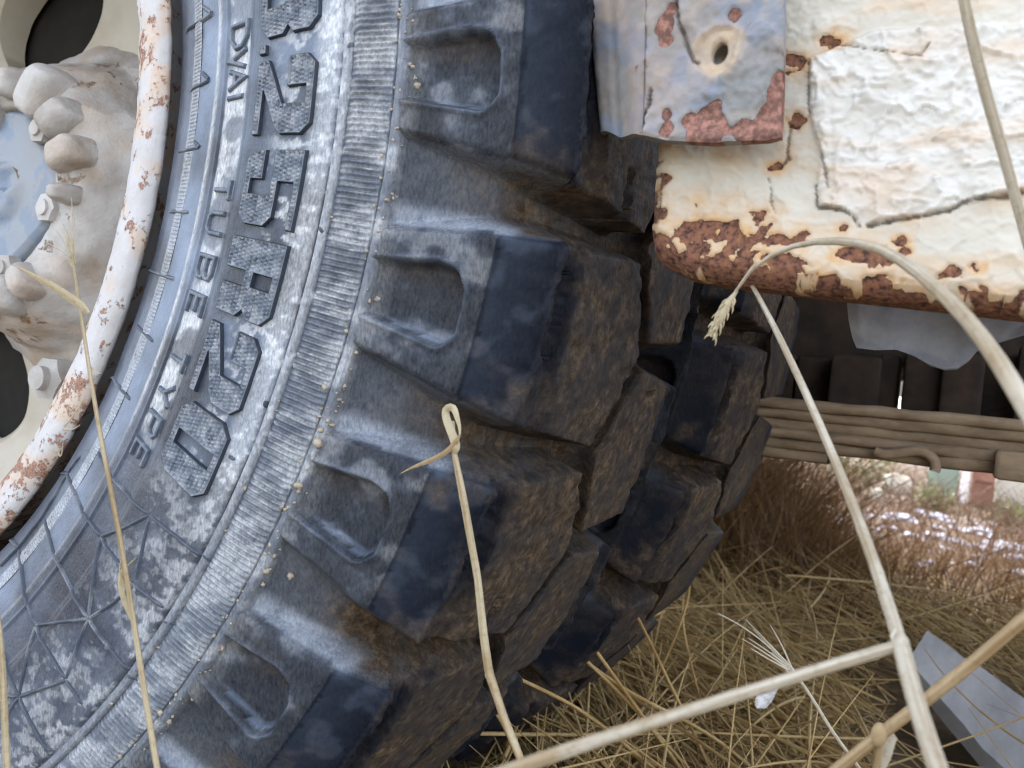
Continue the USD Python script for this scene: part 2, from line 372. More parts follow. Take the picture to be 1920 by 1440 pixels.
mat('husk', {'p': ('principled_bsdf', {'base_color': (0.50, 0.50, 0.52), 'roughness': 0.4}), 't': ('transparent_bsdf', {}), 'n': ('noise_texture', {'scale': 500.0}), 'g': ('geometry', {}),
             'r': ('rgb_ramp', {'ramp': [(0.3, (0.15, 0.15, 0.15)), (0.7, (0.7, 0.7, 0.7))]}), 'x': ('mix_closure', {})},
    [('g.position', 'n.vector'), ('n.fac', 'r.fac'), ('r.color', 'x.fac'), ('t.BSDF', 'x.closure1'), ('p.BSDF', 'x.closure2')], surface='x.closure')
# ground: soil near, pale dry earth in the open
mat('ground', {'g': ('geometry', {}), 'sx': ('separate_xyz', {}),
               'n': ('noise_texture', {'scale': 14.0, 'detail': 8.0, 'roughness': 0.7}),
               'n2': ('noise_texture', {'scale': 2.3, 'detail': 6.0, 'roughness': 0.65}),
               'r': ('rgb_ramp', {'ramp': [(0.3, (0.11, 0.08, 0.05)), (0.7, (0.30, 0.225, 0.14))]}),
               'r2': ('rgb_ramp', {'ramp': [(0.35, (0.075, 0.046, 0.028)), (0.55, (0.15, 0.105, 0.07)), (0.70, (0.30, 0.28, 0.28))]}),
               'k': ('map_range', {'from_min': 1.7, 'from_max': 3.0, 'to_min': 0.0, 'to_max': 1.0, 'clamp': True}),
               'm': ('mix_color', {}), 'b': ('bump', {'strength': 0.7, 'distance': 0.02}),
               'p': ('principled_bsdf', {'roughness': 0.95, 'specular_ior_level': 0.2})},
    [('g.position', 'sx.vector'), ('g.position', 'n.vector'), ('g.position', 'n2.vector'), ('n.fac', 'r.fac'), ('n2.fac', 'r2.fac'), ('sx.y', 'k.value'),
     ('k.result', 'm.fac'), ('r.color', 'm.a'), ('r2.color', 'm.b'), ('m.result', 'p.base_color'), ('n.fac', 'b.height'), ('b.normal', 'p.normal')])

# ------------------------------------------------------------------ ground
gx = np.concatenate([-np.geomspace(200, 3, 14), np.linspace(-2.5, 4, 90), np.geomspace(4.5, 200, 14)])
gy = np.concatenate([-np.geomspace(200, 2.4, 14), np.linspace(-2, 7, 120), np.geomspace(7.5, 200, 14)])
GX, GY = np.meshgrid(gx, gy)
P = np.stack([GX.ravel(), GY.ravel(), np.zeros(GX.size)], 1)
near = np.exp(-(np.hypot(P[:, 0] - 1, P[:, 1] - 1) / 6) ** 2)
def mound(x, y):
    return .055 * sstep(x, .05, .32) * sstep(y, -.5, .05) * (1 - sstep(y, 1.0, 1.7)) * (1 - sstep(x, 1.6, 2.6))
P[:, 2] = (fbm(P, 2.2, 4, 5) - 0.5) * 0.10 * near - 0.005 + mound(P[:, 0], P[:, 1])
def ground_z(p):
    p = np.atleast_2d(p); q = np.column_stack([p[:, 0], p[:, 1], np.zeros(len(p))])
    nr = np.exp(-(np.hypot(q[:, 0] - 1, q[:, 1] - 1) / 6) ** 2)
    return (fbm(q, 2.2, 4, 5) - 0.5) * 0.10 * nr - 0.005 + mound(q[:, 0], q[:, 1])
prim('ground', (P, grid_faces(len(gy), len(gx))), 'ground', smooth=True, kind='structure')

# ------------------------------------------------------------------ the truck
truck = thing('truck', (0, 0, 0), 'old truck with rusty cream paint and dusty deep-lugged double tyres, parked in dry grass', 'truck')

# ---- tyre
NL, PITCH, W = 32, 11.25, 0.198
HALF = PITCH / 2
SIDE_R = np.array([.262, .268, .2755, .2805, .290, .302, .320, .345, .370, .389, .396, .411, .4145])
SIDE_Y = np.array([.040, .024, .0125, .0035, -.0015, -.005, -.011, -.0155, -.0175, -.0168, -.0160, -.0118, -.0108])
def side_y(r):
    return np.interp(r, SIDE_R, SIDE_Y)

def relief(r):
    """moulded rings of the sidewall (metres outward)"""
    d = 0.0006 * np.exp(-((r - .3180) / .0011) ** 2)
    d = d + 0.0005 * sstep(r, .3226, .3234) - 0.0008 * sstep(r, .3240, .3250) + 0.0006 * sstep(r, .3400, .3412) + 0.0004 * sstep(r, .3425, .3435)
    d = d - 0.0014 * np.exp(-((r - .3892) / .0008) ** 2) + 0.0008 * sstep(r, .3900, .3908) * (1 - sstep(r, .3932, .3940)) - 0.0012 * np.exp(-((r - .3945) / .0007) ** 2)
    return d

def poly_sdf(px, py, poly):
    p = shapely.points(np.column_stack([px.ravel(), py.ravel()]))
    d = shapely.distance(poly.boundary, p)
    return np.where(shapely.contains_xy(poly, px.ravel(), py.ravel()), -d, d).reshape(px.shape)

pocket = Polygon([(-1.28, .4155), (-1.72, .4455), (-1.0, .4495), (.9, .4490), (1.75, .4455), (1.95, .4385), (1.42, .4130), (-1.1, .4130)])

pocket_m = Polygon([(a * 0.0078, r) for a, r in pocket.exterior.coords]).buffer(-.003).buffer(.0045)

def lug_patch(centre, y0, far, detail, seed):
    """one pitch of the tread: P[row, column] and the column/row layout. far = mirrored half."""
    n_side, n_cham, n_crown, n_end, n_top, n_wall, n_gap = detail
    # rows: 0 ring edge .. side face .. shoulder .. chamfer .. crown edge .. crown .. end wall .. centre line
    lam = [np.linspace(0, 1, n_side, endpoint=False), 1 + np.linspace(0, 1, 3, endpoint=False), 2 + np.linspace(0, 1, n_cham, endpoint=False), 3 + np.linspace(0, 1, 3, endpoint=False), 4 + np.concatenate([np.linspace(0, .2, n_crown // 2, endpoint=False), np.linspace(.2, 1, n_crown - n_crown // 2, endpoint=False)]), 5 + np.linspace(0, 1, n_end)]
    lam = np.concatenate(lam)
    kn = [0, 1, 2, 3, 4, 5, 6]
    up = np.interp(lam, kn, [2.95, 3.40, 3.45, 3.70, 3.80, 4.65, 4.65])
    lo = np.interp(lam, kn, [-2.80, -3.50, -3.55, -4.05, -4.15, -5.0, -5.0])
    upb = np.minimum(np.interp(lam, kn, [3.6, 5.0, 5.0, 5.15, 5.15, 5.25, 5.25]), 5.45)
    lob = np.maximum(np.interp(lam, kn, [-3.3, -4.75, -4.8, -5.2, -5.2, -5.4, -5.4]), -5.5)
    cols = [(lambda a, b, n: (a, b, n))(*x) for x in (('e0', 'lob', n_gap), ('lob', 'lo', n_wall), ('lo', 'up', n_top), ('up', 'upb', n_wall), ('upb', 'e1', n_gap))]
    ed = {'e0': np.full(len(lam), -HALF), 'e1': np.full(len(lam), HALF), 'lob': lob, 'lo': lo, 'up': up, 'upb': upb}
    A, M, tag = [], [], []
    for q, (a, b, n) in enumerate(cols):
        last = q == 4
        t = np.linspace(0, 1, n + 1)[: None if last else -1]
        if q == 2:
            t = np.linspace(0, 1, n + 1)[:-1]
        A.append(ed[a][:, None] * (1 - t) + ed[b][:, None] * t)
        mm = {0: 0 * t, 1: np.sin(t * np.pi / 2) ** 1.7, 2: 1 + 0 * t, 3: np.cos(t * np.pi / 2) ** 1.7, 4: 0 * t}[q]
        M.append(np.broadcast_to(mm, A[-1].shape)); tag += [q] * len(t)
    A, M = np.hstack(A), np.hstack(M).copy()
    tag = np.array(tag)
    tri = 1 - 2 * np.abs(A) / HALF
    ym = W / 2 + .014 * tri
    yn = ym - .0055
    lm = lam[:, None]
    Lr = np.interp(lm, kn, [.4140, .4553, .4575, .4768, .4790, .4815, .4815]) + 0 * A
    Ly = np.interp(lm, [0, 1, 2, 3, 4], [-.0112, -.0008, .0008, .0118, .0142]) + 0 * A
    tt = np.clip(lm - 4, 0, 1)
    Ly = np.where(lm > 4, .0142 + (yn - .0142) * tt, Ly)
    te = np.clip(lm - 5, 0, 1)
    Ly = np.where(lm > 5, yn + (ym - yn) * te, Ly)
    M = M * np.where(lm > 5, np.maximum(np.cos(te * np.pi / 2), 0) ** 1.5, 1)
    Fr = np.interp(lm, kn, [.4142, .4475, .449, .4565, .458, .4625, .4625]) + 0 * A
    Fy = np.interp(lm, [0, 1, 2, 3, 4], [-.0068, .0105, .0125, .028, .030]) + 0 * A
    Fy = np.where(lm > 4, .030 + (ym - .030) * np.clip((lm - 4) / 2, 0, 1), Fy)
    # pocket in the side face
    if detail[4] >= 16:
        s = poly_sdf(np.clip(A, -5, 5) * 0.0078, Lr, Polygon([(a * 0.0078, r) for a, r in pocket.exterior.coords]).buffer(-.003).buffer(.0045))
        dep = .0066 * sstep(-s, -0.0004, .0034) * (0.55 + 0.45 * sstep(Lr, .414, .44))
        lip = .0013 * np.exp(-((s - .0007) / .0010) ** 2)
        Ly = np.where(lm < 1.0, Ly + dep - lip, Ly)
        # slot cut across the shoulder block, and the softer step below it
        rs = np.random.RandomState(seed)
        a0, a1 = -0.4 - rs.rand() * .8, 2.6 + rs.rand() * .5
        wob = (fbm(ring_pt(centre + A, Lr, Ly), 160, 3, 13) - .5)
        y_s = Ly + wob * .003
        low_ = np.clip((a0 - A) / 5, 0, 1)
        g_lo, g_hi = .0146 - .003 * low_, .0300 + .003 * low_
        groove = sstep(y_s, g_lo, g_lo + .0009 + .006 * low_) * (1 - sstep(y_s, g_hi - .001, g_hi + .0015 + .006 * low_))
        slot = sstep(y_s, .0146, .0153) * (1 - sstep(y_s, .0292, .0302)) * sstep(A + wob, a0 - .1, a0 + .1) * (1 - sstep(A + wob, a1 - .1, a1 + .1))
        notch = sstep(y_s, .056, .058) * (1 - sstep(y_s, .062, .064)) * (1 - sstep(A, -2.6, -2.3)) * (seed % 2)
        Lr = Lr - np.where(lm > 2.5, np.maximum(.0135 * slot, .0046 * groove) + .003 * notch, 0)
    r = Fr + (Lr - Fr) * M
    y = Fy + (Ly - Fy) * M
    th = centre + (-A if far else A)
    if far:
        y = W - y
    Pt = ring_pt(th, r, y + y0)
    # wear: soft dents and chips
    nz = (fbm(Pt, 120, 4, 3 + seed * 0) - 0.5)
    nb = fbm(Pt, 420, 2, 9) - .5
    wear = np.where((lm > 2.0) & (lm < 5.2), 1.0, 0.45)
    edge = np.exp(-((lm - 4.0) / .25) ** 2) + np.exp(-((lm - 5.0) / .2) ** 2)
    amp = (nz * .0022 + nb * .0009) * wear + nz * .0034 * np.clip(edge, 0, 1) * M
    amp = amp * np.clip(lm * 3, 0, 1)
    amp[-1, :] = 0; amp[:, 0] = 0; amp[:, -1] = 0
    rad = ring_pt(th, np.ones_like(r), 0 * y) - np.array([0, 0, AX])
    side = np.stack([0 * y, (1.0 if far else -1.0) + 0 * y, 0 * y], -1)
    wgt = sstep(lm, .8, 2.6)
    Pt = Pt + amp[..., None] * (rad * wgt[..., None] + side * (1 - wgt)[..., None])
    return Pt, tag

def tyre_vals(inner, y0, phase):
    def vals(v):
        th, r, yy = polar(v)
        yy = yy - y0
        big = fbm(v, 22, 4, 1); mid = fbm(v, 75, 4, 2)
        dust = np.full(len(v), .08) + .16 * (mid - .3)
        mud = np.zeros(len(v))
        sw = r < .4148
        low = sstep(-th, 21, 26)                       # the lower, cleaner sector with the web of ribs
        rim_dust = sstep(r, .374, .381) * (1 - sstep(r, .3885, .389))
        fin = fbm(v, 330, 4, 14)
        patch = sstep(.45 * mid + .55 * fin + .3 * (big - .5), .50, .58)
        d = .0 + .06 * big
        film = .17 + 1.1 * (big - .5) + .25 * (mid - .5)
        film = film * (.25 + .75 * sstep(r, .283, .300))
        film = film + .16 * sstep(r, .300, .304) * (1 - sstep(r, .314, .318))
        film = film - .10 * sstep(r, .339, .342) * (1 - sstep(r, .352, .358))
        film = np.where(r > .3425, film + .06, film)
        film = film * (1 - low * sstep(r, .30, .345) * (.45 + .45 * sstep(big, .40, .58)))
        film = np.where((r > .3895) & (r < .4148), .08 + .12 * big, film)
        d = np.maximum(d, rim_dust * ((.34 + .34 * patch) * (1 - low) + low * (.06 + .30 * patch)))
        d = np.maximum(d, .50 * sstep(r, .350, .372) * (1 - low) * patch)
        d = np.maximum(d, (1 - low) * .62 * sstep(r, .3247, .3262) * (1 - sstep(r, .3385, .3400)) * (.25 + .75 * sstep(mid, .42, .55)))
        d = np.maximum(d, .60 * np.exp(-((r - .3178) / .0016) ** 2) * (1 - .7 * low))
        d = np.maximum(d, .38 * sstep(r, .2945, .296) * (1 - sstep(r, .302, .303)))
        d = np.maximum(d, low * .27 * (.35 * sstep(mid, .42, .6) + .65 * patch) * sstep(r, .335, .362))
        d = np.maximum(d, .34 * sstep(r, .3900, .3908) * (1 - sstep(r, .3935, .3945)) * (1 - .4 * low))
        bandm = sstep(r, .3945, .3950) * (1 - sstep(r, .4105, .4112))
        d = np.where(bandm > .5, .12 + .34 * sstep(.6 * mid + .4 * fin, .40, .60), d)
        d = np.where((r > .4108) & (r < .4148), .14 + .25 * sstep(mid, .5, .62), d)
        tread = ~sw
        ym_ = np.minimum(yy, W - yy)
        c0 = -.0112 + (r - .4140) / (.4553 - .4140) * .0104
        onside = tread & (np.abs(ym_ - c0) < .0034) & (r < .4585)
        tc_ = np.clip((r - .4575) / (.4768 - .4575), 0, 1)
        cham = tread & (r > .4570) & (r < .4775) & (np.abs(ym_ - (.0008 + .0110 * tc_)) < .0034)
        pock = tread & (r < .4515) & (ym_ - c0 > .0034) & (ym_ - c0 < .0082) & (np.abs((th - phase + HALF) % PITCH - HALF) < 2.2)
        crown = tread & (r > .4735) & ~cham
        floor = tread & ~(onside | cham | crown | pock)
        al = (th - phase + HALF) % PITCH - HALF
        dust = np.where(sw, d, .008 + .02 * mid)
        mud = np.where(sw, .05 * sstep(big, .5, .7), 0)
        dust = np.where(onside | pock, .02 + .05 * mid + .10 * sstep(mid, .54, .66) + .12 * sstep(-r, -.424, -.415), dust)
        mud = np.where(onside, .12 * sstep(big, .35, .62) * sstep(-r, -.4500, -.4150) + .10 * sstep(mid, .5, .7), mud)
        mud = np.where(pock, .30 * sstep(al + (mid - .5), .2, 1.3), mud)
        inw = sstep(ym_ + .012 * (big - .5), .000, .020)
        dl = np.where(r < .4575, np.abs(ym_ - c0), np.where(r < .4768, np.abs(ym_ - (.0008 + .0110 * tc_)), 1)) + .006 * (mid - .5)
        mud = np.where(floor, (.10 + .15 * sstep(mid, .5, .65) + inw * (.30 + .6 * big)) * (.12 + .88 * sstep(dl, .0025, .0110)), mud)
        lit_ledge = sstep(al, 3.2, 3.7) * (1 - sstep(al, 4.2, 5.0)) * (1 - sstep(r, .457, .464)) * (1 - sstep(ym_, .010, .034)) * tread * sstep(np.abs(ym_ - c0), .0008, .0050) * (.55 + .9 * (mid - .3))  # upward lug walls: settled dust plus sky light painted into the colour
        dust = np.where(floor, .04 + .08 * mid + .22 * lit_ledge, dust)
        wet = sstep(ym_, .016, .040)
        pt = .55 * mid + .45 * big
        mud = np.where(crown, wet * (.30 + .45 * sstep(pt, .36, .64)) + (1 - wet) * (.5 * sstep(pt, .48, .66)), mud)
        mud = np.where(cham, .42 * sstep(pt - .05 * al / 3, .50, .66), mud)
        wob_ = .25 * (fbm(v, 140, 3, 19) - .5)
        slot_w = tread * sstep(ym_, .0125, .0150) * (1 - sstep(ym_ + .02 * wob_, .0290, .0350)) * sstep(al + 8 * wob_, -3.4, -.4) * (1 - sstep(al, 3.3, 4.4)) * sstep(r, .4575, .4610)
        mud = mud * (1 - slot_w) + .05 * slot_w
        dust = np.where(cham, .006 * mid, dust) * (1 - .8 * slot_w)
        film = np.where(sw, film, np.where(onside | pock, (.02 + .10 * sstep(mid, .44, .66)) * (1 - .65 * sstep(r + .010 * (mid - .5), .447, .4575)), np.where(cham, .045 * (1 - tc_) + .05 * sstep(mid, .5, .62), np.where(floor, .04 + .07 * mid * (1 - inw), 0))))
        film = np.where(tread, film + .33 * lit_ledge, film)
        if not inner:
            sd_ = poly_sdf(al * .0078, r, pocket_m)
            film = film + .12 * np.exp(-((sd_ - .0004) / .0009) ** 2) * onside * sstep(mid, .30, .52)  # pocket rim: painted edge highlight with some dust
            film = film + .34 * pock * sstep(-al, .5, 1.6) * sstep(r, .416, .430) * sstep(sd_, -.0042, -.0012)  # lower pocket wall paled: settled dust and painted sky light
        mud = mud * (1 - .8 * lit_ledge)
        lugside = onside
        if inner:
            mud = np.clip(np.where(tread, mud * 1.0 + .16 * sstep(mid, .35, .6), mud + .25), 0, 1)
            mud = np.where(lugside, .05 + .25 * sstep(big, .5, .7), mud * .8)
            dust = dust * .15  # shade between the tyres put into the inner tyre's colour
        if inner:
            film = film * .2
        return {'dust': np.clip(dust, 0, 1), 'mud': np.clip(mud, 0, 1), 'film': np.clip(film, 0, 1)}
    return vals

def make_tyre(name, y0, phase, inner, label):
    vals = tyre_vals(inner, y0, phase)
    lo_t, hi_t = -56.0, 15.0
    dth = .13 if not inner else .5
    th = np.concatenate([np.arange(lo_t, hi_t, dth), np.linspace(hi_t, lo_t + 360, 150)])
    # sidewall that faces out
    rr = np.unique(np.concatenate([np.linspace(.262, .3885, 60 if inner else 170), np.linspace(.3885, .3945, 14)]))
    R, T = np.meshgrid(rr, th, indexing='ij')
    Y = side_y(R) - relief(R) + y0
    Pt = ring_pt(T, R, Y)
    Pt[..., 1] += (fbm(Pt[:, :], 35, 3, 4) - .5) * .0012
    Pt[:, -1] = Pt[:, 0]
    tp = prim(name, (Pt.reshape(-1, 3), grid_faces(len(rr), len(th))), 'sidewall_rubber', truck, smooth=45, vals=vals, label=label)
    # serrated rings
    def serrated(nm, r0, r1, pitch_mm, h, nrow=8):
        per = pitch_mm / 1000 / ((r0 + r1) / 2) * 180 / math.pi
        step = per / (6 if not inner else 2)
        tv = np.arange(lo_t, hi_t, step)
        tc = np.linspace(hi_t, lo_t + 360, 200)
        for part, t_ in enumerate((tv, tc)):
            rv = np.linspace(r0, r1, nrow)
            R, T = np.meshgrid(rv, t_, indexing='ij')
            wob = (fbm(ring_pt(T, R, 0 * T), 60, 3, 7) - .5) * .8
            ph = (T / per + wob * .6) * 2 * np.pi
            env = sstep(R, r0, r0 + .0012) * (1 - sstep(R, r1 - .0012, r1))
            hh = h * (.5 + .5 * np.cos(ph)) * env * (.6 + .6 * fbm(ring_pt(T, R, 0 * T), 90, 2, 8)) if part == 0 else 0 * T
            Y = side_y(R) - hh + y0 - .00025
            yield ring_pt(T, R, Y).reshape(-1, 3), grid_faces(nrow, len(t_))
    prim('serrated_band', join(list(serrated('b', .3945, .4108, 2.35, .0015))), 'sidewall_rubber', tp, smooth=60, vals=vals)
    if not inner:
        prim('serrated_ring', join(list(serrated('c', .2962, .3022, 1.7, .0007, 6))), 'sidewall_rubber', tp, smooth=60, vals=vals)
    # smooth ring at the foot of the lugs
    rv = np.array([.4108, .4111, .4114, .4118, .4136, .4141, .4146, .4152, .4160])
    yo = np.array([-.0004, .0006, .0002, -.0006, -.0006, -.0003, .0005, .0022, .0062])
    R, T = np.meshgrid(rv, th, indexing='ij')
    Pt = ring_pt(T, R, (side_y(rv) + yo)[:, None] + 0 * T + y0)
    Pt[1:5, :, 1] += (fbm(Pt[1:5], 150, 3, 5) - .5) * .0009
    Pt[:, -1] = Pt[:, 0]
    prim('shoulder_ring', (Pt.reshape(-1, 3), grid_faces(len(rv), len(th))), 'sidewall_rubber', tp, smooth=45, vals=vals)
    # tread
    gaps = []
    for far in (False, True):
        for k in range(NL):
            c = phase - PITCH * k + (HALF if far else 0)
            cc = (c + 180) % 360 - 180
            vis = -62 < cc < 20
            if inner:
                det = (22, 8, 22, 5, 24, 5, 4) if vis and not far else (8, 4, 10, 4, 8, 3, 2)
            else:
                det = (50, 16, 60, 6, 56, 9, 6) if vis and not far else ((14, 6, 30, 5, 30, 5, 4) if vis else (8, 4, 8, 3, 8, 3, 2))
            Pt, tag = lug_patch(c, y0, far, det, k + 3)
            nr, nc = Pt.shape[:2]
            a0, a1 = np.argmax(tag == 1), np.where(tag == 3)[0][-1] + 1
            cut = lambda i, j: (Pt[:, i:j + 1].reshape(-1, 3), grid_faces(nr, j - i + 1, flip=False))
            # upward order of columns runs with rising angle on the near side
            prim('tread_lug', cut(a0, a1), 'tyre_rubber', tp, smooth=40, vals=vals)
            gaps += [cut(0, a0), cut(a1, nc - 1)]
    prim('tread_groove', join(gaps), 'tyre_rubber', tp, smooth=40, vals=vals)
    # far sidewall
    R, T = np.meshgrid(np.linspace(.262, .416, 24), np.linspace(0, 360, 160), indexing='ij')
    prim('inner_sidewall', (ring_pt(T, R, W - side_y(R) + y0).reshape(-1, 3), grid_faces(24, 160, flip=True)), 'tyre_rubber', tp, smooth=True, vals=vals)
    return tp, vals

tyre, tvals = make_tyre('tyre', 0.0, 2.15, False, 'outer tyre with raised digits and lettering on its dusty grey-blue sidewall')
make_tyre('tyre', 0.262, 0.5, True, 'inner tyre of the pair, mud-brown and half hidden behind the outer one')

# ---- lettering on the sidewall
def on_side(xy, z, th0, r0, rc):
    """glyph plane -> sidewall. x runs clockwise (downwards on this side), y outward"""
    th = th0 - np.degrees(xy[:, 0] / rc)
    r = r0 + xy[:, 1]
    return ring_pt(th, r, side_y(r) - relief(r) * .5 - z)

G = {
 '0': (Polygon([(0, .17), (.14, 0), (.86, 0), (1, .17), (1, .83), (.86, 1), (.14, 1), (0, .83)]), [Polygon([(.41, .14), (.59, .14), (.59, .86), (.41, .86)])]),
 '2': (Polygon([(0, .55), (0, .86), (.13, 1), (.87, 1), (1, .86), (1, .5), (.90, .38), (.42, .14), (1, .14), (1, 0), (0, 0), (0, .20), (.60, .50), (.60, .86), (.40, .86), (.40, .55)]), []),
 '5': (Polygon([(0, 1), (1, 1), (1, .87), (.42, .87), (.42, .63), (.87, .63), (1, .5), (1, .13), (.87, 0), (.13, 0), (0, .13), (0, .34), (.40, .34), (.40, .13), (.58, .13), (.58, .49), (0, .49)]), []),
 'R': (Polygon([(0, 0), (0, 1), (.86, 1), (1, .86), (1, .60), (.90, .50), (1, .40), (1, 0), (.60, 0), (.60, .38), (.42, .38), (.42, 0)]), [Polygon([(.42, .55), (.58, .55), (.58, .86), (.42, .86)])]),
 '8': (Polygon([(0, .14), (.14, 0), (.86, 0), (1, .14), (1, .42), (.90, .5), (1, .58), (1, .86), (.86, 1), (.14, 1), (0, .86), (0, .58), (.10, .5), (0, .42)]), [sbox(.41, .14, .59, .42), sbox(.41, .58, .59, .86)]),
 '.': (Polygon([(0, 0), (1, 0), (1, 1), (0, 1)]), []),
}
HR, R0 = .0312, .3480
def digit(ch, th_top, th_bot):
    rc = R0 + HR / 2
    w = math.radians(th_top - th_bot) * rc
    h = HR
    if ch == '.':
        w, h = .0042, .0042
    pg = G[ch][0]
    for q in G[ch][1]:
        pg = pg.difference(q)
    pg = shapely.affinity.scale(pg, w, h, origin=(0, 0)) if ch != '.' else sbox(0, 0, w, h)
    def height(p, d):
        rim = sstep(d, .00005, .0004)
        inn = sstep(d, .0009, .0013)
        # knurled ground inside the outline: small bricks
        gx = p[:, 0] / .0017
        gy = p[:, 1] / .0023
        cell = np.abs(((gx + .5 * (np.floor(gy) % 2)) % 1) - .5) * 2
        cel2 = np.abs((gy % 1) - .5) * 2
        kn = (1 - sstep(np.maximum(cell, cel2), .45, .95)) * (.5 + .8 * fbm(np.column_stack([p, 0 * d]), 700, 2, 3))
        return .0002 + .0018 * rim - inn * (.0010 - .0010 * kn)
    v, f = plate(pg, height, .00058, -.0008, (.0004, .0009, .0013))
    P3 = on_side(v[:, :2], v[:, 2], th_top, R0, rc)
    dist = np.where(v[:, 2] < 0, 0, shapely.distance(pg.boundary, shapely.points(v[:, :2])))
    kd = cKDTree(P3)
    def vals(q):
        th, r, y = polar(q)
        inn = sstep(dist[kd.query(q)[1]], .0005, .0011)  # rims stay dark: outline shadow painted by leaving out the dust
        m = fbm(q, 260, 3, 6); b = fbm(q, 60, 3, 8)
        return {'dust': inn * np.clip(.10 + .22 * sstep(m, .42, .62) + .06 * sstep(b, .5, .65), 0, 1), 'mud': .06 * sstep(b, .45, .6), 'film': .05 + .16 * inn}
    prim('raised_digit' if ch not in 'R.' else ('raised_letter' if ch == 'R' else 'raised_point'), (P3, f[:, ::-1]), 'letter_rubber', tyre, smooth=50, vals=vals, label='raised %s on the sidewall' % {'.': 'decimal point', 'R': 'letter R'}.get(ch, 'digit ' + ch))

import shapely.affinity
for ch, a, b in (('8', 9.9, 4.95), ('.', 4.62, 4.2), ('2', 3.55, -1.35), ('5', -2.25, -7.12), ('R', -7.9, -12.98), ('2', -13.7, -18.68), ('0', -19.22, -24.45)):
    digit(ch, a, b)

S = {  # thin lettering as strokes in a unit box
 'T': [[(0, 1), (1, 1)], [(.5, 1), (.5, 0)]],
 'U': [[(0, 1), (0, .2), (.2, 0), (.8, 0), (1, .2), (1, 1)]],
 'B': [[(0, 0), (0, 1), (.75, 1), (1, .87), (1, .64), (.75, .52), (1, .40), (1, .14), (.75, 0), (0, 0)], [(0, .52), (.75, .52)]],
 'E': [[(1, 0), (0, 0), (0, 1), (1, 1)], [(0, .5), (.85, .5)]],
 'Y': [[(0, 1), (.5, .45), (1, 1)], [(.5, .45), (.5, 0)]],
 'P': [[(0, 0), (0, 1), (.75, 1), (1, .85), (1, .58), (.75, .45), (0, .45)]],
 'D': [[(0, 0), (0, 1), (.6, 1), (1, .7), (1, .3), (.6, 0), (0, 0)]],
 'V': [[(0, 1), (.5, 0), (1, 1)]],
 'A': [[(0, 0), (.5, 1), (1, 0)], [(.2, .38), (.8, .38)]],
 'I': [[(.5, 0), (.5, 1)]],
}
for ch, thc, w in (('D', 6.1, .0095), ('V', 4.35, .0075), ('A', 2.95, .0080), ('I', 1.65, .004), ('T', -5.0, .0085), ('U', -7.4, .0085), ('B', -10.6, .0090), ('E', -13.4, .0085), ('T', -17.6, .0085), ('Y', -20.25, .0095), ('P', -22.8, .0085), ('E', -25.25, .0080)):
    hh = .0105
    g = unary_union([LineString([(x * w, y * hh) for x, y in s]).buffer(.0011, cap_style=2, join_style=2, quad_segs=2) for s in S[ch]])
    v, f = plate(g, lambda p, d: .0001 + .0012 * sstep(d, 0, .0005), .0006, -.0009, (.0004,))
    rc = .3325
    P3 = on_side(v[:, :2], v[:, 2], thc + math.degrees(w / 2 / rc), .3272, rc)
    prim('raised_letter', (P3, f[:, ::-1]), 'letter_rubber', tyre, smooth=50, label='raised letter %s on the sidewall' % ch,
         vals=lambda q: {'dust': np.clip(.03 + .10 * sstep(fbm(q, 200, 3, 6), .45, .62), 0, 1), 'mud': np.zeros(len(q)), 'film': np.full(len(q), .20)})

# ---- ribs moulded on the sidewall: web of triangles, ticks
def thr(px, py):
    p = ony(px, py, -.012)
    for _ in range(3):
        r = math.hypot(p[0], p[2] - AX)
        p = ony(px, py, float(side_y(r)))
    return math.degrees(math.atan2(p[2] - AX, p[0])), math.hypot(p[0], p[2] - AX)

def rib(pix, w=.0011, h=.0012, name='raised_rib'):
    q = np.array([thr(*p) for p in pix])
    xy = np.stack([q[:, 1] * np.cos(np.radians(q[:, 0])), q[:, 1] * np.sin(np.radians(q[:, 0]))], 1)
    L = LineString(xy)
    n = max(4, int(L.length / .002))
    c = np.array([L.interpolate(k / n, normalized=True).coords[0] for k in range(n + 1)])
    t = np.gradient(c, axis=0); t /= np.linalg.norm(t, axis=1, keepdims=True)
    nn = np.stack([-t[:, 1], t[:, 0]], 1)
    rows = []
    endt = np.minimum(1, np.minimum(np.arange(n + 1), n - np.arange(n + 1)) / 1.5 + .1)
    for off, z in ((-1.25, -.4), (-.75, .55), (-.25, 1), (.25, 1), (.75, .55), (1.25, -.4)):
        p = c + nn * off * w
        r = np.hypot(p[:, 0], p[:, 1])
        rows.append(np.stack([p[:, 0], side_y(r) - relief(r) * .6 - (z * h if z < 0 else z * h * endt), AX + p[:, 1]], 1))
    v = np.array(rows).reshape(-1, 3)
    prim(name, (v, grid_faces(len(rows), n + 1)), 'letter_rubber', tyre, smooth=60,
         vals=lambda s: {'dust': np.clip(.02 + .15 * sstep(fbm(s, 90, 3, 2), .5, .65), 0, 1), 'mud': np.zeros(len(s)), 'film': np.full(len(s), .10)})

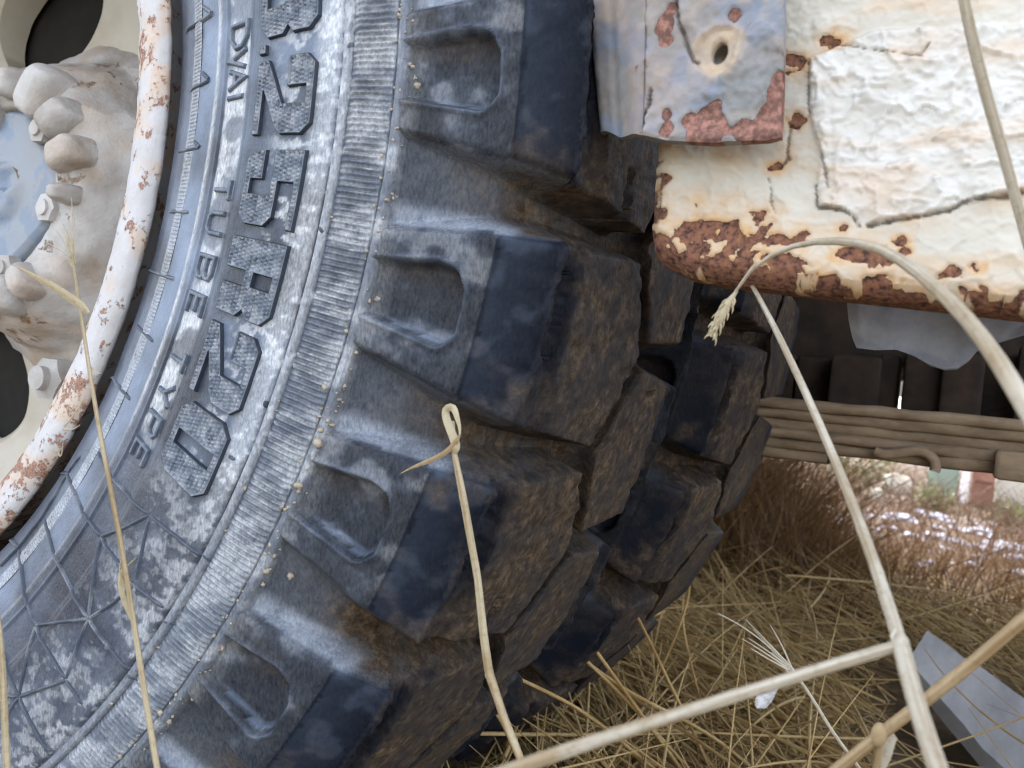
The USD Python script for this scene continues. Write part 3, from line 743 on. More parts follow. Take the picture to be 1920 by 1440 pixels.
for seg in ([(352, 32), (345, 60)][:0] or [[(345, 60), (398, 26), (379, 11)]][0:1]):
    rib(seg, .0009, .0011)
for seg in ([(355, 170), (393, 150), (378, 135)], [(332, 285), (376, 276), (362, 263)], [(316, 396), (354, 398)], [(262, 496), (275, 505), (326, 523)], [(253, 606), (288, 641)],
            [(176, 698), (210, 708), (244, 749)], [(92, 878), (125, 888)], [(500, 750), (498, 765)], [(663, 80), (655, 95)], [(380, 1035), (398, 1052)], [(306, 1160), (330, 1172)], [(240, 1262), (258, 1275)],
            [(430, 855), (445, 862)], [(600, 425), (612, 440)]):
    rib(seg, .0009, .0011)
for seg in ([(125, 888), (150, 945), (188, 1005)], [(188, 1005), (235, 990), (283, 965)], [(183, 847), (215, 900), (250, 938), (283, 965)], [(283, 965), (330, 1003), (378, 1042)], [(188, 1005), (222, 1050), (255, 1094)],
            [(283, 968), (270, 1030), (257, 1090)], [(255, 1096), (285, 1120), (312, 1140)], [(168, 1160), (215, 1130), (255, 1096)], [(187, 1010), (178, 1085), (169, 1158)], [(83, 970), (100, 1030), (130, 1095), (168, 1160)],
            [(168, 1160), (205, 1210), (243, 1256)], [(168, 1160), (147, 1215), (126, 1273)], [(66, 1172), (115, 1165), (168, 1160)], [(35, 1028), (45, 1100), (66, 1172)], [(66, 1172), (95, 1222), (126, 1273)],
            [(66, 1174), (52, 1240), (38, 1304)], [(38, 1306), (82, 1290), (126, 1275)], [(126, 1275), (145, 1300), (158, 1322)], [(38, 1306), (62, 1355), (92, 1408)], [(38, 1306), (22, 1330), (8, 1352)], [(2, 1212), (18, 1260), (38, 1306)], [(-20, 1298), (38, 1306)],
            [(125, 888), (104, 927), (82, 966), (35, 1026), (0, 1060)], [(35, 1026), (20, 1012), (2, 1010)], [(150, 855), (125, 888)]):
    rib(seg, .0010, .0013)

# ---- wheel: disc with hand holes, rim flange, hub
def revolve(prof, n=180, a0=0, a1=360):
    prof = np.asarray(prof, float)           # (r, y)
    th = np.linspace(a0, a1, n)
    R, T = np.meshgrid(prof[:, 0], th, indexing='ij')
    Y = prof[:, 1][:, None] + 0 * T
    return ring_pt(T, R, Y).reshape(-1, 3), grid_faces(len(prof), n)

def dense(prof, step):
    out = []
    for a, b in zip(prof[:-1], prof[1:]):
        n = max(1, int(math.dist(a, b) / step))
        out += [tuple(np.array(a) + (np.array(b) - a) * k / n) for k in range(n)]
    return out + [prof[-1]]

def worn(v, f, amp, s, seed):
    n = np.stack([fbm(v, s, 4, seed + k) for k in range(3)], 1) - .5
    return v + n * amp, f

# disc: dished plate at y = .165, six hand holes
DY, HOLE_R, HOLE_C = .165, .044, .166
dp = Polygon([(.243 * math.cos(a), .243 * math.sin(a)) for a in np.linspace(0, 2 * math.pi, 160)[:-1]])
for k in range(6):
    a = math.radians(114 + 60 * k)
    e = shapely.affinity.scale(Point(0, 0).buffer(1, 24), .044, .060)
    e = shapely.affinity.rotate(e, math.degrees(a), origin=(0, 0))
    dp = dp.difference(shapely.affinity.translate(e, HOLE_C * math.cos(a), HOLE_C * math.sin(a)))
v, f = plate(dp, lambda p, d: -.004 * (1 - sstep(d, 0, .006)) + .022 * sstep(np.hypot(p[:, 0], p[:, 1]), .16, .243) * 1.0, .006, -.02, (.003, .006))
v = np.column_stack([v[:, 0], DY - v[:, 2], AX + v[:, 1]])
wheel = prim('wheel', worn(v, f[:, ::-1], .001, 60, 3), 'disc_paint', truck, smooth=40, label='cream steel wheel disc with oval hand holes, flaking to rust')
FL = dense([(.243, .150), (.244, .060), (.246, .020), (.2500, .0075), (.2545, .0015), (.2600, -.0015), (.2680, -.0024), (.2722, -.0016), (.2744, .0004), (.2748, .0022), (.2735, .0044), (.2700, .0062), (.2630, .0075), (.2560, .016), (.2540, .060), (.2540, .180)], .002)
def rim_vals(q):
    th, r, y = polar(q)
    b = fbm(q, 55, 4, 2)
    m = fbm(q, 130, 4, 5)
    low = sstep(-th, 15, 40)
    return {'rust': np.clip(.05 + .10 * sstep(b, .5, .64) + .16 * sstep(m, .52, .64) + .08 * low, 0, 1), 'stain': .5 * sstep(b + .1 * low, .52, .66), 'crack': 0 * r}
prim('rim_flange', worn(*revolve(FL, 500), .0016, 90, 4), 'rim_paint', wheel, smooth=50, vals=rim_vals)
# hub drum
HUB = dense([(.0, .112), (.050, .112), (.056, .108), (.060, .100), (.072, .101), (.083, .104), (.090, .110), (.096, .122), (.102, .136), (.108, .150), (.118, .158), (.126, .166)], .004)
hub = prim('hub', worn(*revolve(HUB, 220), .008, 42, 6), 'hub_paint', wheel, smooth=50, vals=lambda q: {'rust': .34 * sstep(fbm(q, 30, 4, 4), .50, .62), 'stain': .30 * sstep(fbm(q, 24, 4, 9), .48, .66), 'crack': np.zeros(len(q))})
for k, (a, rr_) in enumerate([(63, .0165), (40, .0125), (19, .0130), (-2, .0075), (-55, .0105), (-72, .0120), (-92, .0125), (88, .0100), (112, .0125), (140, .0125), (170, .0125), (205, .0125), (235, .0125)]):
    m = trimesh.creation.icosphere(3)
    vv = np.array(m.vertices)
    vv = np.sign(vv) * np.abs(vv) ** .58 * [rr_ * 1.12, .022, rr_ * .86]
    ca, sa = math.cos(math.radians(a)), math.sin(math.radians(a))
    vv = np.column_stack([vv[:, 0] * ca - vv[:, 2] * sa + .0745 * ca, vv[:, 1] + .108, AX + vv[:, 0] * sa + vv[:, 2] * ca + .0745 * sa])
    prim('hub_boss', worn(vv, m.faces, .004, 60, k), 'hub_paint', hub, smooth=60, vals=lambda q: {'rust': .22 * sstep(fbm(q, 40, 4, 4), .5, .64), 'stain': .22 * sstep(fbm(q, 35, 4, 9), .48, .66), 'crack': np.zeros(len(q))})
def hexnut(c, r, h, seed, parent, mt):
    m = trimesh.creation.cylinder(r, h, sections=6)
    m = m.subdivide().subdivide()
    vv = np.array(m.vertices)
    rad = np.hypot(vv[:, 0], vv[:, 1]); top = vv[:, 2] > h / 2 * .9
    vv[:, 2] -= np.where(top, (rad / r) ** 3 * h * .12, 0)
    vv = np.column_stack([c[0] + vv[:, 0], c[1] - vv[:, 2], c[2] + vv[:, 1]])
    bolt = trimesh.creation.cylinder(r * .52, h * 1.35, sections=18)
    b = np.array(bolt.vertices)
    b = np.column_stack([c[0] + b[:, 0], c[1] - b[:, 2], c[2] + b[:, 1]])
    v, f = join([(vv, m.faces[:, ::-1]), (b, bolt.faces[:, ::-1])])
    prim('nut', worn(v, f, .0015, 90, seed), mt, parent, smooth=40)
for k in range(6):
    a = math.radians(-12 + 60 * k)
    hexnut((.056 * math.cos(a), .101, AX + .056 * math.sin(a)), .0100, .010, k, hub, 'hub_paint')
for k in (0, 1, 4, 5):
    a = math.radians(-80 + 60 * k)
    hexnut((.128 * math.cos(a), .148, AX + .128 * math.sin(a)), .0165, .03, 20 + k, wheel, 'hub_paint')
cap = Polygon([(-.046, -.030), (-.030, -.046), (.030, -.046), (.046, -.030), (.046, .030), (.030, .046), (-.030, .046), (-.046, .030)]).buffer(.004)
v, f = plate(cap, lambda p, d: .004 * sstep(d, 0, .004) + .006 * sstep(-np.hypot(p[:, 0], p[:, 1]), -.024, -.014) - .005 * sstep(-np.hypot(p[:, 0] - .012, p[:, 1] - .0), -.009, -.006), .003, -.02, (.002, .004))
ca, sa = math.cos(.7), math.sin(.7)
v = np.column_stack([v[:, 0] * ca - v[:, 1] * sa, .106 - v[:, 2], AX + v[:, 0] * sa + v[:, 1] * ca])
prim('hub_cap', worn(v, f[:, ::-1], .002, 70, 5), 'cap_paint', hub, smooth=40, label='blue-grey end plate in the middle of the hub')
# second wheel inside (carries the inner tyre)
prim('wheel', revolve(dense([(.10, .19), (.235, .19), (.25, .23), (.27, .255), (.2755, .264), (.2750, .272), (.265, .278), (.255, .30), (.255, .47), (.10, .47)], .01), 120), 'black_steel', truck, smooth=40, label='dark inner wheel carrying the second tyre')
prim('axle', revolve([(.02, .10), (.07, .18), (.07, .60), (.055, .75), (.055, 1.7), (.02, 1.7)], 40), 'muddy_steel', truck, smooth=30)

# ---- side panel: rolled cream steel with cracks and rust
YP = .030
def pp(px, py):
    p = ony(px, py, YP)
    return p[0], p[2]
bl = [pp(1222, 250), pp(1216, 300), pp(1210, 380), pp(1207, 430), pp(1212, 468), pp(1232, 492), pp(1275, 512), pp(1340, 524), pp(1410, 532), pp(1480, 540), pp(1560, 549), pp(1650, 558), pp(1760, 570), pp(1940, 590)]
XR, ZT = .665, .575
left_top = pp(1238, -60)
hi = Polygon([(left_top[0], ZT), *bl, (XR, bl[-1][1]), (XR, ZT)])
hb = pp(1347, 96)
hi = hi.difference(Point(hb[0] + .0005, hb[1]).buffer(.0062, 20))
cracks = [[(1530, 349), (1532, 384), (1537, 390), (1582, 394), (1597, 405), (1612, 424)], [(1627, 424), (1669, 416), (1695, 411), (1740, 403), (1777, 396), (1815, 377), (1850, 371), (1890, 369), (1930, 360)],
          [(1541, 289), (1549, 326), (1552, 352)], [(1482, 235), (1479, 262), (1476, 285), (1479, 298), (1466, 310)], [(1540, 77), (1580, 88), (1630, 95), (1680, 102), (1727, 108), (1745, 80)], [(1517, 120), (1517, 140), (1516, 190), (1519, 222)], [(1440, 330), (1446, 360), (1445, 378), (1455, 400)], [(1230, 300), (1237, 340), (1236, 380), (1226, 440)]]
crack_w = [.55, .6, .35, .45, .25, .25, .15, .25]
crack_l = [LineString([pp(*q) for q in c]) for c in cracks]
flake_poly = Polygon([pp(*q) for q in [(1517, 110), (1640, 60), (1930, 40), (1930, 362), (1850, 371), (1777, 394), (1695, 408), (1620, 420), (1600, 405), (1582, 394), (1537, 388), (1530, 349), (1541, 289), (1520, 225)]])
blobs = [(1370, 455, 52), (1300, 462, 54), (1255, 470, 44), (1232, 455, 26), (1340, 490, 50), (1400, 500, 46), (1450, 520, 44), (1420, 500, 34), (1470, 530, 34), (1540, 545, 30), (1600, 478, 22), (1640, 488, 20), (1460, 445, 16), (1500, 440, 16), (1640, 550, 40), (1580, 430, 10), (1690, 450, 10), (1700, 470, 8), (1560, 72, 16), (1493, 118, 18), (1497, 225, 14), (1455, 312, 11), (1215, 360, 14), (1212, 440, 18), (1780, 512, 10), (1835, 505, 10), (1720, 560, 22), (1860, 560, 20), (1222, 275, 12)]
blob_p = np.array([[*pp(x, y), r * .34 / 1705] for x, y, r in blobs])
def panel_fields(x, z):
    p = np.column_stack([x, 0 * x, z])
    pts = shapely.points(np.column_stack([x, z]))
    n = fbm(p, 160, 4, 11); n2 = fbm(p, 420, 3, 12); n3 = fbm(p, 330, 4, 15)
    crack = np.zeros(len(x)); stain = np.zeros(len(x))
    for L, w in zip(crack_l, crack_w):
        d = shapely.distance(L, pts) + (n2 - .5) * .0012
        crack = np.maximum(crack, (.55 + .45 * w) * (1 - sstep(np.abs(d), .0004 * w, .0010 * w + .0002)))
        stain = np.maximum(stain, .62 * np.exp(-np.maximum(d, 0) / .0030) * sstep(fbm(p, 60, 3, 17), .46, .62))
    rust = np.zeros(len(x))
    for bx, bz, br in blob_p:
        d = np.hypot((x - bx) * .8, z - bz) / br
        rust = np.maximum(rust, .95 * (1 - sstep(d + (n - .5) * 2.2 + (n3 - .5) * 1.6, .60, 1.0)))
        stain = np.maximum(stain, .85 * (1 - sstep(d + (n - .5) * 1.6, .5, 2.4)))
    edge = shapely.distance(LineString(bl), pts)
    rust = np.maximum(rust, .75 * (1 - sstep(edge + (n - .5) * .026 + (n3 - .5) * .012, .002, .0085)))
    stain = np.maximum(stain, .55 * (1 - sstep(edge + (n - .5) * .02, .004, .016)))
    # weak rusty runs and yellowing
    runs = sstep(fbm(p * [1, 1, 4.5] , 26, 4, 31), .52, .70)
    stain = np.maximum(stain, .34 * runs)
    stain = np.maximum(stain, .42 * sstep(fbm(p, 38, 4, 33), .56, .70) * (1 - sstep(edge, .02, .06)))
    return rust, stain, crack, n, n2
def panel_h(p, d):
    rust, stain, crack, n, n2 = panel_fields(p[:, 0], p[:, 1])
    R = .010
    dd = np.clip(d, 0, R)
    roll = -(R - np.sqrt(np.maximum(R * R - (R - dd) ** 2, 0)))
    roll = np.where(p[:, 1] > ZT - .02, 0, np.where(p[:, 0] > XR - .02, np.minimum(0, roll * 0), roll))
    pts = shapely.points(p)
    ins = sstep(np.where(shapely.contains_xy(flake_poly, p[:, 0], p[:, 1]), 1, -1) * shapely.distance(flake_poly.boundary, pts), -.0006, .0010)
    P3 = np.column_stack([p, 0 * d])
    wr = 1 - 2 * np.abs(fbm(P3, 110, 3, 23) - .5)
    wr2 = 1 - 2 * np.abs(fbm(P3 * [1, 1.8, 1], 210, 3, 24) - .5)
    blister = (fbm(P3, 120, 4, 21) - .5) * .0030 + (fbm(P3, 45, 3, 22) - .5) * .004 + sstep(wr, .86, 1) * .0011 + sstep(wr2, .84, 1) * .0006
    return roll + ins * (.0012 + blister) + (1 - ins) * blister * .35 + (n - .5) * .0009 - .0012 * crack - .0007 * sstep(rust, .35, .6) + (n2 - .5) * .0003
v, f = plate(hi, panel_h, .00075, -.022, (.002, .005))
front = v[:, 2] > -.03
v = np.column_stack([v[:, 0], YP - v[:, 2], v[:, 1]])
def panel_vals(q):
    rust, stain, crack, n, n2 = panel_fields(q[:, 0], q[:, 2])
    back = q[:, 1] > YP + .016
    ins = sstep(np.where(shapely.contains_xy(flake_poly, q[:, 0], q[:, 2]), 1, -1) * shapely.distance(flake_poly.boundary, shapely.points(q[:, [0, 2]])) + (n - .5) * .006, -.001, .002)
    return {'rust': np.where(back, .8, rust), 'stain': stain, 'crack': np.where(back, 0, crack), 'fresh': ins * (.4 + 1.2 * (n - .2))}
panel = prim('side_panel', (v, f), 'cream_paint', truck, smooth=55, vals=panel_vals, label='cream side panel with cracked paint and a rusted rolled lower edge')
# the rest of the side, higher and further back, beyond what the cracks reach
def slab(name, lo, hi_, mt, parent=truck, r=.004, **k):
    return prim(name, rbox(lo, hi_, r), mt, parent, smooth=40, **k)
slab('side_board', (XR + .002, YP + .001, .43), (.76, YP + .05, 1.08), 'body_paint')
slab('side_board', (left_top[0], YP + .001, ZT + .002), (XR, YP + .05, 1.08), 'body_paint')
slab('side_board', (-1.6, YP + .001, 1.085), (.72, YP + .05, 2.5), 'body_paint')  # unseen box body, its height and length shaped to block sun, admit sky
slab('shade_end_board', (.72, YP + .05, 1.09), (.77, 2.35, 2.5), 'body_paint')
slab('shade_end_board', (-1.65, YP + .05, 1.09), (-1.6, 2.35, 2.5), 'body_paint')
slab('shade_roof', (-1.65, YP, 2.505), (.77, 2.4, 2.56), 'body_paint')
for k in range(12):
    slab('floor_plank', (-1.6, .085 + .19 * k, 1.03 + .002 * (k % 3)), (.72, .085 + .19 * k + .183, 1.075), 'floor_board', r=.003)

slab('side_board', (-1.6, 2.33, .48), (.72, 2.38, 2.5), 'body_paint')  # far side, added low to hold sunlight back from under the truck

# ---- bracket in front of the panel: folded plate with a hole
YB = .012
def pb(px, py):
    p = ony(px, py, YB)
    return p[0], p[2]
br = Polygon([pb(1212, -160), pb(1212, 60), pb(1207, 180), pb(1204, 256), pb(1250, 264), pb(1340, 268), pb(1440, 262), pb(1463, 256), pb(1467, 180), pb(1469, 60), pb(1470, -160)])
hole = [pb(1347, 96)]
hp = shapely.affinity.rotate(shapely.affinity.scale(Point(*hole[0]).buffer(1, 16), .0026, .0037), -12)
br = br.difference(hp)
blue = Polygon([pb(*q) for q in [(1380, 60), (1410, 40), (1462, 60), (1465, 95), (1440, 100), (1442, 140), (1432, 190), (1400, 205), (1370, 205), (1352, 186), (1320, 188), (1322, 175), (1345, 155), (1370, 120)]])
slant = LineString([pb(*q) for q in [(1268, 0), (1272, 40), (1285, 75), (1298, 112), (1306, 116)]])
slant2 = LineString([pb(*q) for q in [(1222, 170), (1218, 200), (1207, 225), (1206, 250)]])
def br_fields(p):
    pts = shapely.points(p)
    P3 = np.column_stack([p, 0 * p[:, 0]])
    n = fbm(P3, 150, 4, 31); n2 = fbm(P3, 500, 3, 32)
    ins = sstep(np.where(shapely.contains_xy(blue, p[:, 0], p[:, 1]), 1, -1) * shapely.distance(blue.boundary, pts) + (n - .5) * .005, -.0004, .0006)
    dh = np.hypot(p[:, 0] - hole[0][0], p[:, 1] - hole[0][1])
    rust = np.zeros(len(p)); stain = np.zeros(len(p))
    for x, y, r in ((1440, 225, 34), (1400, 245, 26), (1330, 252, 40), (1455, 180, 22), (1460, 150, 14), (1290, 225, 14), (1245, 50, 18), (1248, 75, 12), (1250, 215, 14), (1252, 240, 16), (1262, 15, 10), (1375, 25, 10), (1330, 235, 18)):
        b = pb(x, y)
        d = np.hypot((p[:, 0] - b[0]), (p[:, 1] - b[1]) * .8) / (r * .33 / 1705)
        rust = np.maximum(rust, .85 * (1 - sstep(d + (n - .5) * 1.6, .6, 1.1)))
    rust = rust * (1 - ins)
    stain = np.maximum(stain, .9 * (1 - sstep(dh + (n - .5) * .004, .0075, .011)))
    stain = np.maximum(stain, .8 * sstep(p[:, 1], pb(1340, 30)[1], pb(1340, -20)[1]) * sstep(n, .4, .6) * sstep(p[:, 0], pb(1340, 0)[0], pb(1400, 0)[0]))
    ck = np.zeros(len(p))
    for L in (slant, slant2):
        ck = np.maximum(ck, 1 - sstep(shapely.distance(L, pts) + (n2 - .5) * .0008, .0003, .0010))
    return ins, rust, stain, ck, n, n2, dh
def br_h(p, d):
    ins, rust, stain, ck, n, n2, dh = br_fields(p)
    curl = sstep(p[:, 1], pb(1340, 268)[1], pb(1340, 205)[1])
    ringd = -.0013 * (1 - sstep(dh + (n - .5) * .002, .0078, .0088))
    bend = .0025 * sstep(-p[:, 0], -pb(1262, 100)[0], -pb(1205, 100)[0])
    return .0010 * ins * (.7 + 1.2 * (n2 - .2)) - .0008 * sstep(rust, .4, .6) + (n - .5) * .0024 + (n2 - .5) * .0009 + ringd - .0009 * ck + .0016 * (1 - curl) - .0009 * (1 - sstep(d, 0, .0012)) + bend
v, f = plate(br, br_h, .0009, -.0042, (.0006, .0012))
v = np.column_stack([v[:, 0], YB - v[:, 2], v[:, 1]])
def br_vals(q):
    ins, rust, stain, ck, n, n2, dh = br_fields(q[:, [0, 2]])
    return {'rust': rust, 'stain': np.clip(stain + .25 * (1 - ins) * sstep(n, .45, .6), 0, 1), 'crack': ck, 'blue': ins}
bracket = prim('bracket', (v, f), 'bracket_paint', truck, smooth=50, vals=br_vals, label='peeling blue-grey bracket plate with a bolt hole in front of the cream panel')
# its folded flange (ribbed strip on the left) running back towards the tyre
fl = []
zs = np.concatenate([np.linspace(pb(1204, 256)[1], pb(1204, 256)[1] + .075, 60)])
pl, pr_ = ony(1127, 250, YB + .016), ony(1204, 256, YB - .0022)
pl2, pr2 = ony(1096, -40, YB + .016), ony(1212, -40, YB - .0022)
tw = np.linspace(0, 1, 26)
rows = []
for s in np.linspace(0, 1.5, 90):
    a, b = pl + (pl2 - pl) * s, pr_ + (pr2 - pr_) * s
    q = a[None] * (1 - tw)[:, None] + b[None] * tw[:, None]
    q[:, 1] += .0018 * np.exp(-((tw - .42) / .08) ** 2) - .0016 * np.exp(-((tw - .1) / .10) ** 2) - .001 * np.exp(-((tw - .8) / .15) ** 2)
    rows.append(q)
rows = np.array(rows)
rows[0, :, 2] += (np.sin(tw * 9) * .0006)
fr = rows + np.array([0, -1, 0]) * ((fbm(rows, 160, 4, 41) - .5) * .0018)[..., None]
bk = rows + np.array([0, .0035, 0])
vf, ff = fr.reshape(-1, 3), grid_faces(90, 26, flip=True)
vb, fb = bk.reshape(-1, 3), grid_faces(90, 26)
e = []
nn_ = len(vf)
loop = [j for j in range(26)] + [i * 26 + 25 for i in range(1, 90)] + [89 * 26 + j for j in range(24, -1, -1)] + [i * 26 for i in range(88, 0, -1)]
for a, b in zip(loop, loop[1:] + loop[:1]):
    e += [(a, b, b + nn_), (a, b + nn_, a + nn_)]
flange_v, flange_f = np.vstack([vf, vb]), np.vstack([ff, fb + nn_, np.array(e)])
prim('bracket_flange', (flange_v, flange_f), 'bracket_paint', bracket, smooth=40,
     vals=lambda q: {'rust': .35 * sstep(fbm(q, 90, 4, 5), .58, .7), 'stain': .5 * sstep(fbm(q, 60, 4, 6), .5, .65), 'crack': np.zeros(len(q))})

# ---- leaf spring, hangers, chassis rails
YS = .545
def ps(px, py, y=YS):
    return ony(px, py, y)
z_top, z_bot = ps(1400, 742)[2], ps(1400, 852)[2]
NLf = 6
lt = (z_top - z_bot) / NLf
spring = numbered(truck + '/leaf_spring')
UsdGeom.Xform.Define(stage, spring)
for k in range(NLf):
    z1 = z_top - lt * k
    xl, xr = -.7 + .05 * k, [1.5, 1.4, 1.3, 1.1, .70, ps(1548, 855)[0]][k]
    xs = np.linspace(xl, xr, 90)
    sag = .03 * ((xs - .42) / 1.0) ** 2 * 0 + .012 * (xs - .42)
    prof = [(-.035, 0), (-.035, -lt), (.035, -lt), (.035, 0), (-.035, 0)]
    prof = [(-.0315, .001), (-.0345, -lt * .10), (-.035, -lt * .45), (-.0345, -lt * .82), (-.0315, -lt * 1.08), (.0315, -lt * 1.08), (.035, -lt * .45), (.0315, .001), (-.0315, .001)]
    vv = np.array([[(x, YS + .035 + a + .0015 * ((k * 7) % 3), z1 + s + b) for x, s in zip(xs, sag)] for a, b in prof]).reshape(-1, 3)
    vv, ff = worn(vv, grid_faces(len(prof), 90), .0044, 75, k)
    prim('spring_leaf', (vv, ff), 'muddy_steel', spring, smooth=40)
# plate and clip that hold the pack
prim('spring_clip', tube(spline([ps(1640, 846, YS - .004), ps(1700, 846, YS - .004), ps(1738, 850, YS - .004), ps(1752, 865, YS - .004), ps(1752, 884, YS - .004)], 24), .0045, 8), 'muddy_steel', truck, smooth=60)
q0, q1 = ps(1872, 790), ps(1990, 885)
slab('spring_plate', (q0[0], YS - .012, q1[2] - .012), (q1[0] + .1, YS + .085, q1[2] + .012), 'muddy_steel', r=.004)
a, b = ps(1300, 560, .66), ps(1920, 704, .66)
slab('chassis_rail', (-1.5, .66, b[2] - .002), (3.1, .73, a[2] + .14), 'dark_steel', r=.006)
slab('chassis_rail', (-1.5, 1.55, .48), (3.1, 1.63, .70), 'dark_steel', r=.006)
for x0, x1, py0, py1 in ((1395, 1470, 690, 760), (1480, 1545, 700, 765), (1552, 1640, 700, 775), (1640, 1672, 700, 785), (1693, 1762, 690, 757), (1765, 1835, 700, 800), (1842, 1905, 700, 800), (1908, 2000, 690, 800)):
    p, q = ps(x0, py0, .60), ps(x1, py1, .60)
    slab('spring_hanger', (p[0], .60 + .01 * ((x0 // 7) % 4), q[2] - .01), (q[0], .655, p[2] + .02), 'dark_steel', r=.004)
slab('cross_member', (-.5, .74, .50), (-.35, 1.54, .68), 'dark_steel', r=.006)
slab('cross_member', (.95, .74, .50), (1.05, 1.54, .68), 'dark_steel', r=.006)
for xx in (.72, .86):
    p = ps(1700, 720, .9)
mud = ony(1440, 560, .12)
# dark mud guard above the wheels, closing the well between tyre and panel
prim('mudguard', (lambda vf: vf)(revolve([(.56, .07), (.56, .52)], 60, 25, 178)), 'dark_steel', truck, smooth=True)

# ------------------------------------------------------------------ torn plastic sheet hanging under the panel
YF = .075
o = [(1588, 548), (1592, 600), (1598, 632), (1606, 652), (1640, 656), (1680, 655), (1715, 668), (1745, 686), (1772, 694), (1795, 692), (1815, 678), (1832, 658), (1860, 646), (1940, 622), (1960, 540)]
fp = Polygon([(lambda p: (p[0], p[2]))(ony(x, y, YF)) for x, y in o]).buffer(.002).buffer(-.002)
v, f = plate(fp, lambda p, d: .004 * np.sin(p[:, 0] * 160) * .4 + (fbm(np.column_stack([p, 0 * d]), 60, 3, 2) - .5) * .008 + .0015 * (1 - sstep(d, 0, .003)), .002, -.0012, (.001, .003))
back = v.copy()
v = np.column_stack([v[:, 0], YF - v[:, 2], v[:, 1]])
prim('plastic_sheet', (v, f), 'plastic_grey', smooth=50, label='torn grey plastic sheet hanging below the rusty edge of the cream panel', category='plastic sheet')

# ------------------------------------------------------------------ mud crumbs on the tyre
rs = np.random.RandomState(4)
parts = []
ico = trimesh.creation.icosphere(1)
def crumb(c, s):
    vv = np.array(ico.vertices) * s * (0.7 + .6 * rs.rand(len(ico.vertices), 1)) * (0.7 + .6 * rs.rand(3))
    parts.append((vv + c, ico.faces))
for _ in range(300):
    th = rs.uniform(-50, 12)
    r = rs.choice([.4112, .4150, .4145, .3940, .4160], p=[.4, .25, .2, .05, .1]) + rs.normal(0, .0009)
    s = rs.gamma(2.0, .00017) + .00015
    y = float(side_y(min(r, .4145))) - .0005 + (.002 if r > .4146 else 0)
    crumb(ring_pt(th, r, y), min(s, .0018))
for px, py in ((707, 505), (712, 520), (706, 535), (700, 548), (708, 560), (703, 545), (696, 575), (545, 1080), (447, 1160), (545, 960), (538, 1000), (780, 145), (783, 160)):
    p = ony(px, py, -.006)
    crumb(p, .0014)
prim('mud_crumbs', join(parts), 'dust_clod', smooth=True, label='dried mud crumbs caught along the shoulder of the tyre', kind='stuff')
# ------------------------------------------------------------------ grey board lying in the straw
c = [atd(1740, 1183, 1.16), atd(1702, 1238, 1.06)]
c2 = [atd(1990, 1358, .97), atd(1930, 1500, .80)]
A0, A1, B1, B0 = c[0], c[1], c2[1], c2[0]
nrm = np.cross(B0 - A0, A1 - A0); nrm /= np.linalg.norm(nrm)
if nrm[2] > 0: nrm = -nrm
top = np.array([A0, A1, B1, B0])
g_u = np.linspace(0, 1, 24); g_v = np.linspace(0, 1, 10)
bt = np.array([[(A0 * (1 - u) + B0 * u) * (1 - w) + (A1 * (1 - u) + B1 * u) * w for u in g_u] for w in g_v])
low = bt + nrm * .018
vf, vb = bt.reshape(-1, 3), low.reshape(-1, 3)
n_ = len(vf)
loop = [j for j in range(24)] + [i * 24 + 23 for i in range(1, 10)] + [9 * 24 + j for j in range(22, -1, -1)] + [i * 24 for i in range(8, 0, -1)]
e = []
for a, b in zip(loop, loop[1:] + loop[:1]):
    e += [(a, a + n_, b + n_), (a, b + n_, b)]
bv, bf = np.vstack([vf, vb]), np.vstack([grid_faces(10, 24, flip=True), grid_faces(10, 24) + n_, np.array(e)])
bm = trimesh.Trimesh(bv, bf, process=False); bm.fix_normals()
prim('board', worn(bm.vertices, bm.faces, .005, 26, 2), 'board_grey', smooth=30, label='flat grey board lying in the straw at the lower right', category='board')
_bp = np.array([A0, A1, B1, B0])[:, :2]
_front = [CAM[:2] + (q - CAM[:2]) * .45 for q in _bp]
keep = unary_union([Polygon(_bp).buffer(.015), Polygon([*_bp[:2], *_front[:2]]).convex_hull, Polygon([*_bp, *_front]).convex_hull])
def on_board(pts, h=.03):
    return bool(np.any(shapely.contains_xy(keep, pts[:, 0], pts[:, 1])))

# ------------------------------------------------------------------ straw and dry grass
rng = np.random.RandomState(11)
def blade(p0, d, L, bend, rad, n=7, sides=3, droop=None):
    t = np.linspace(0, 1, n)[:, None]
    pts = p0 + d * L * t + bend * (t ** 2) * L
    return tube(pts, rad * (1 - .75 * t[:, 0] ** 2), sides, caps=False)

lit = []
def in_front_of_board(x, y):
    """the trodden strip in front of the grey board"""
    q = (x - .62) / (y + .285)
    return y < 1.5 and -.14 < q < .08
def clear_of_tyres(x, y):
    return not (x < .28 and -.05 < y < .50)
n = 0
while n < 6400:
    y = .12 + rng.gamma(1.7, .36)
    x = rng.uniform(-.5, .95) * (0.65 + .45 * y) + .12
    if y > 3.0 or not clear_of_tyres(x, y) or False:
        continue
    a = rng.normal(2.4, .5) if rng.rand() < .65 else rng.uniform(0, 2 * np.pi)
    el = rng.normal(.10, .20)
    d = np.array([math.cos(a) * math.cos(el), math.sin(a) * math.cos(el), math.sin(el)])
    L = rng.uniform(.08, .34)
    z = float(ground_z([[x, y]])[0]) + rng.uniform(0, .075) * (1 if y < 1.3 else .6)
    p0 = np.array([x, y, z]) - d * L * .5
    if not clear_of_tyres(*(p0 + d * L)[:2]) or not clear_of_tyres(*p0[:2]):
        continue
    bend = np.array([rng.normal(0, .16), rng.normal(0, .16), rng.normal(0, .10)])
    b_ = blade(p0, d, L, bend, rng.uniform(.0007, .0017))
    if on_board(b_[0]) and rng.rand() < .97:
        continue
    lit.append(b_)
    n += 1
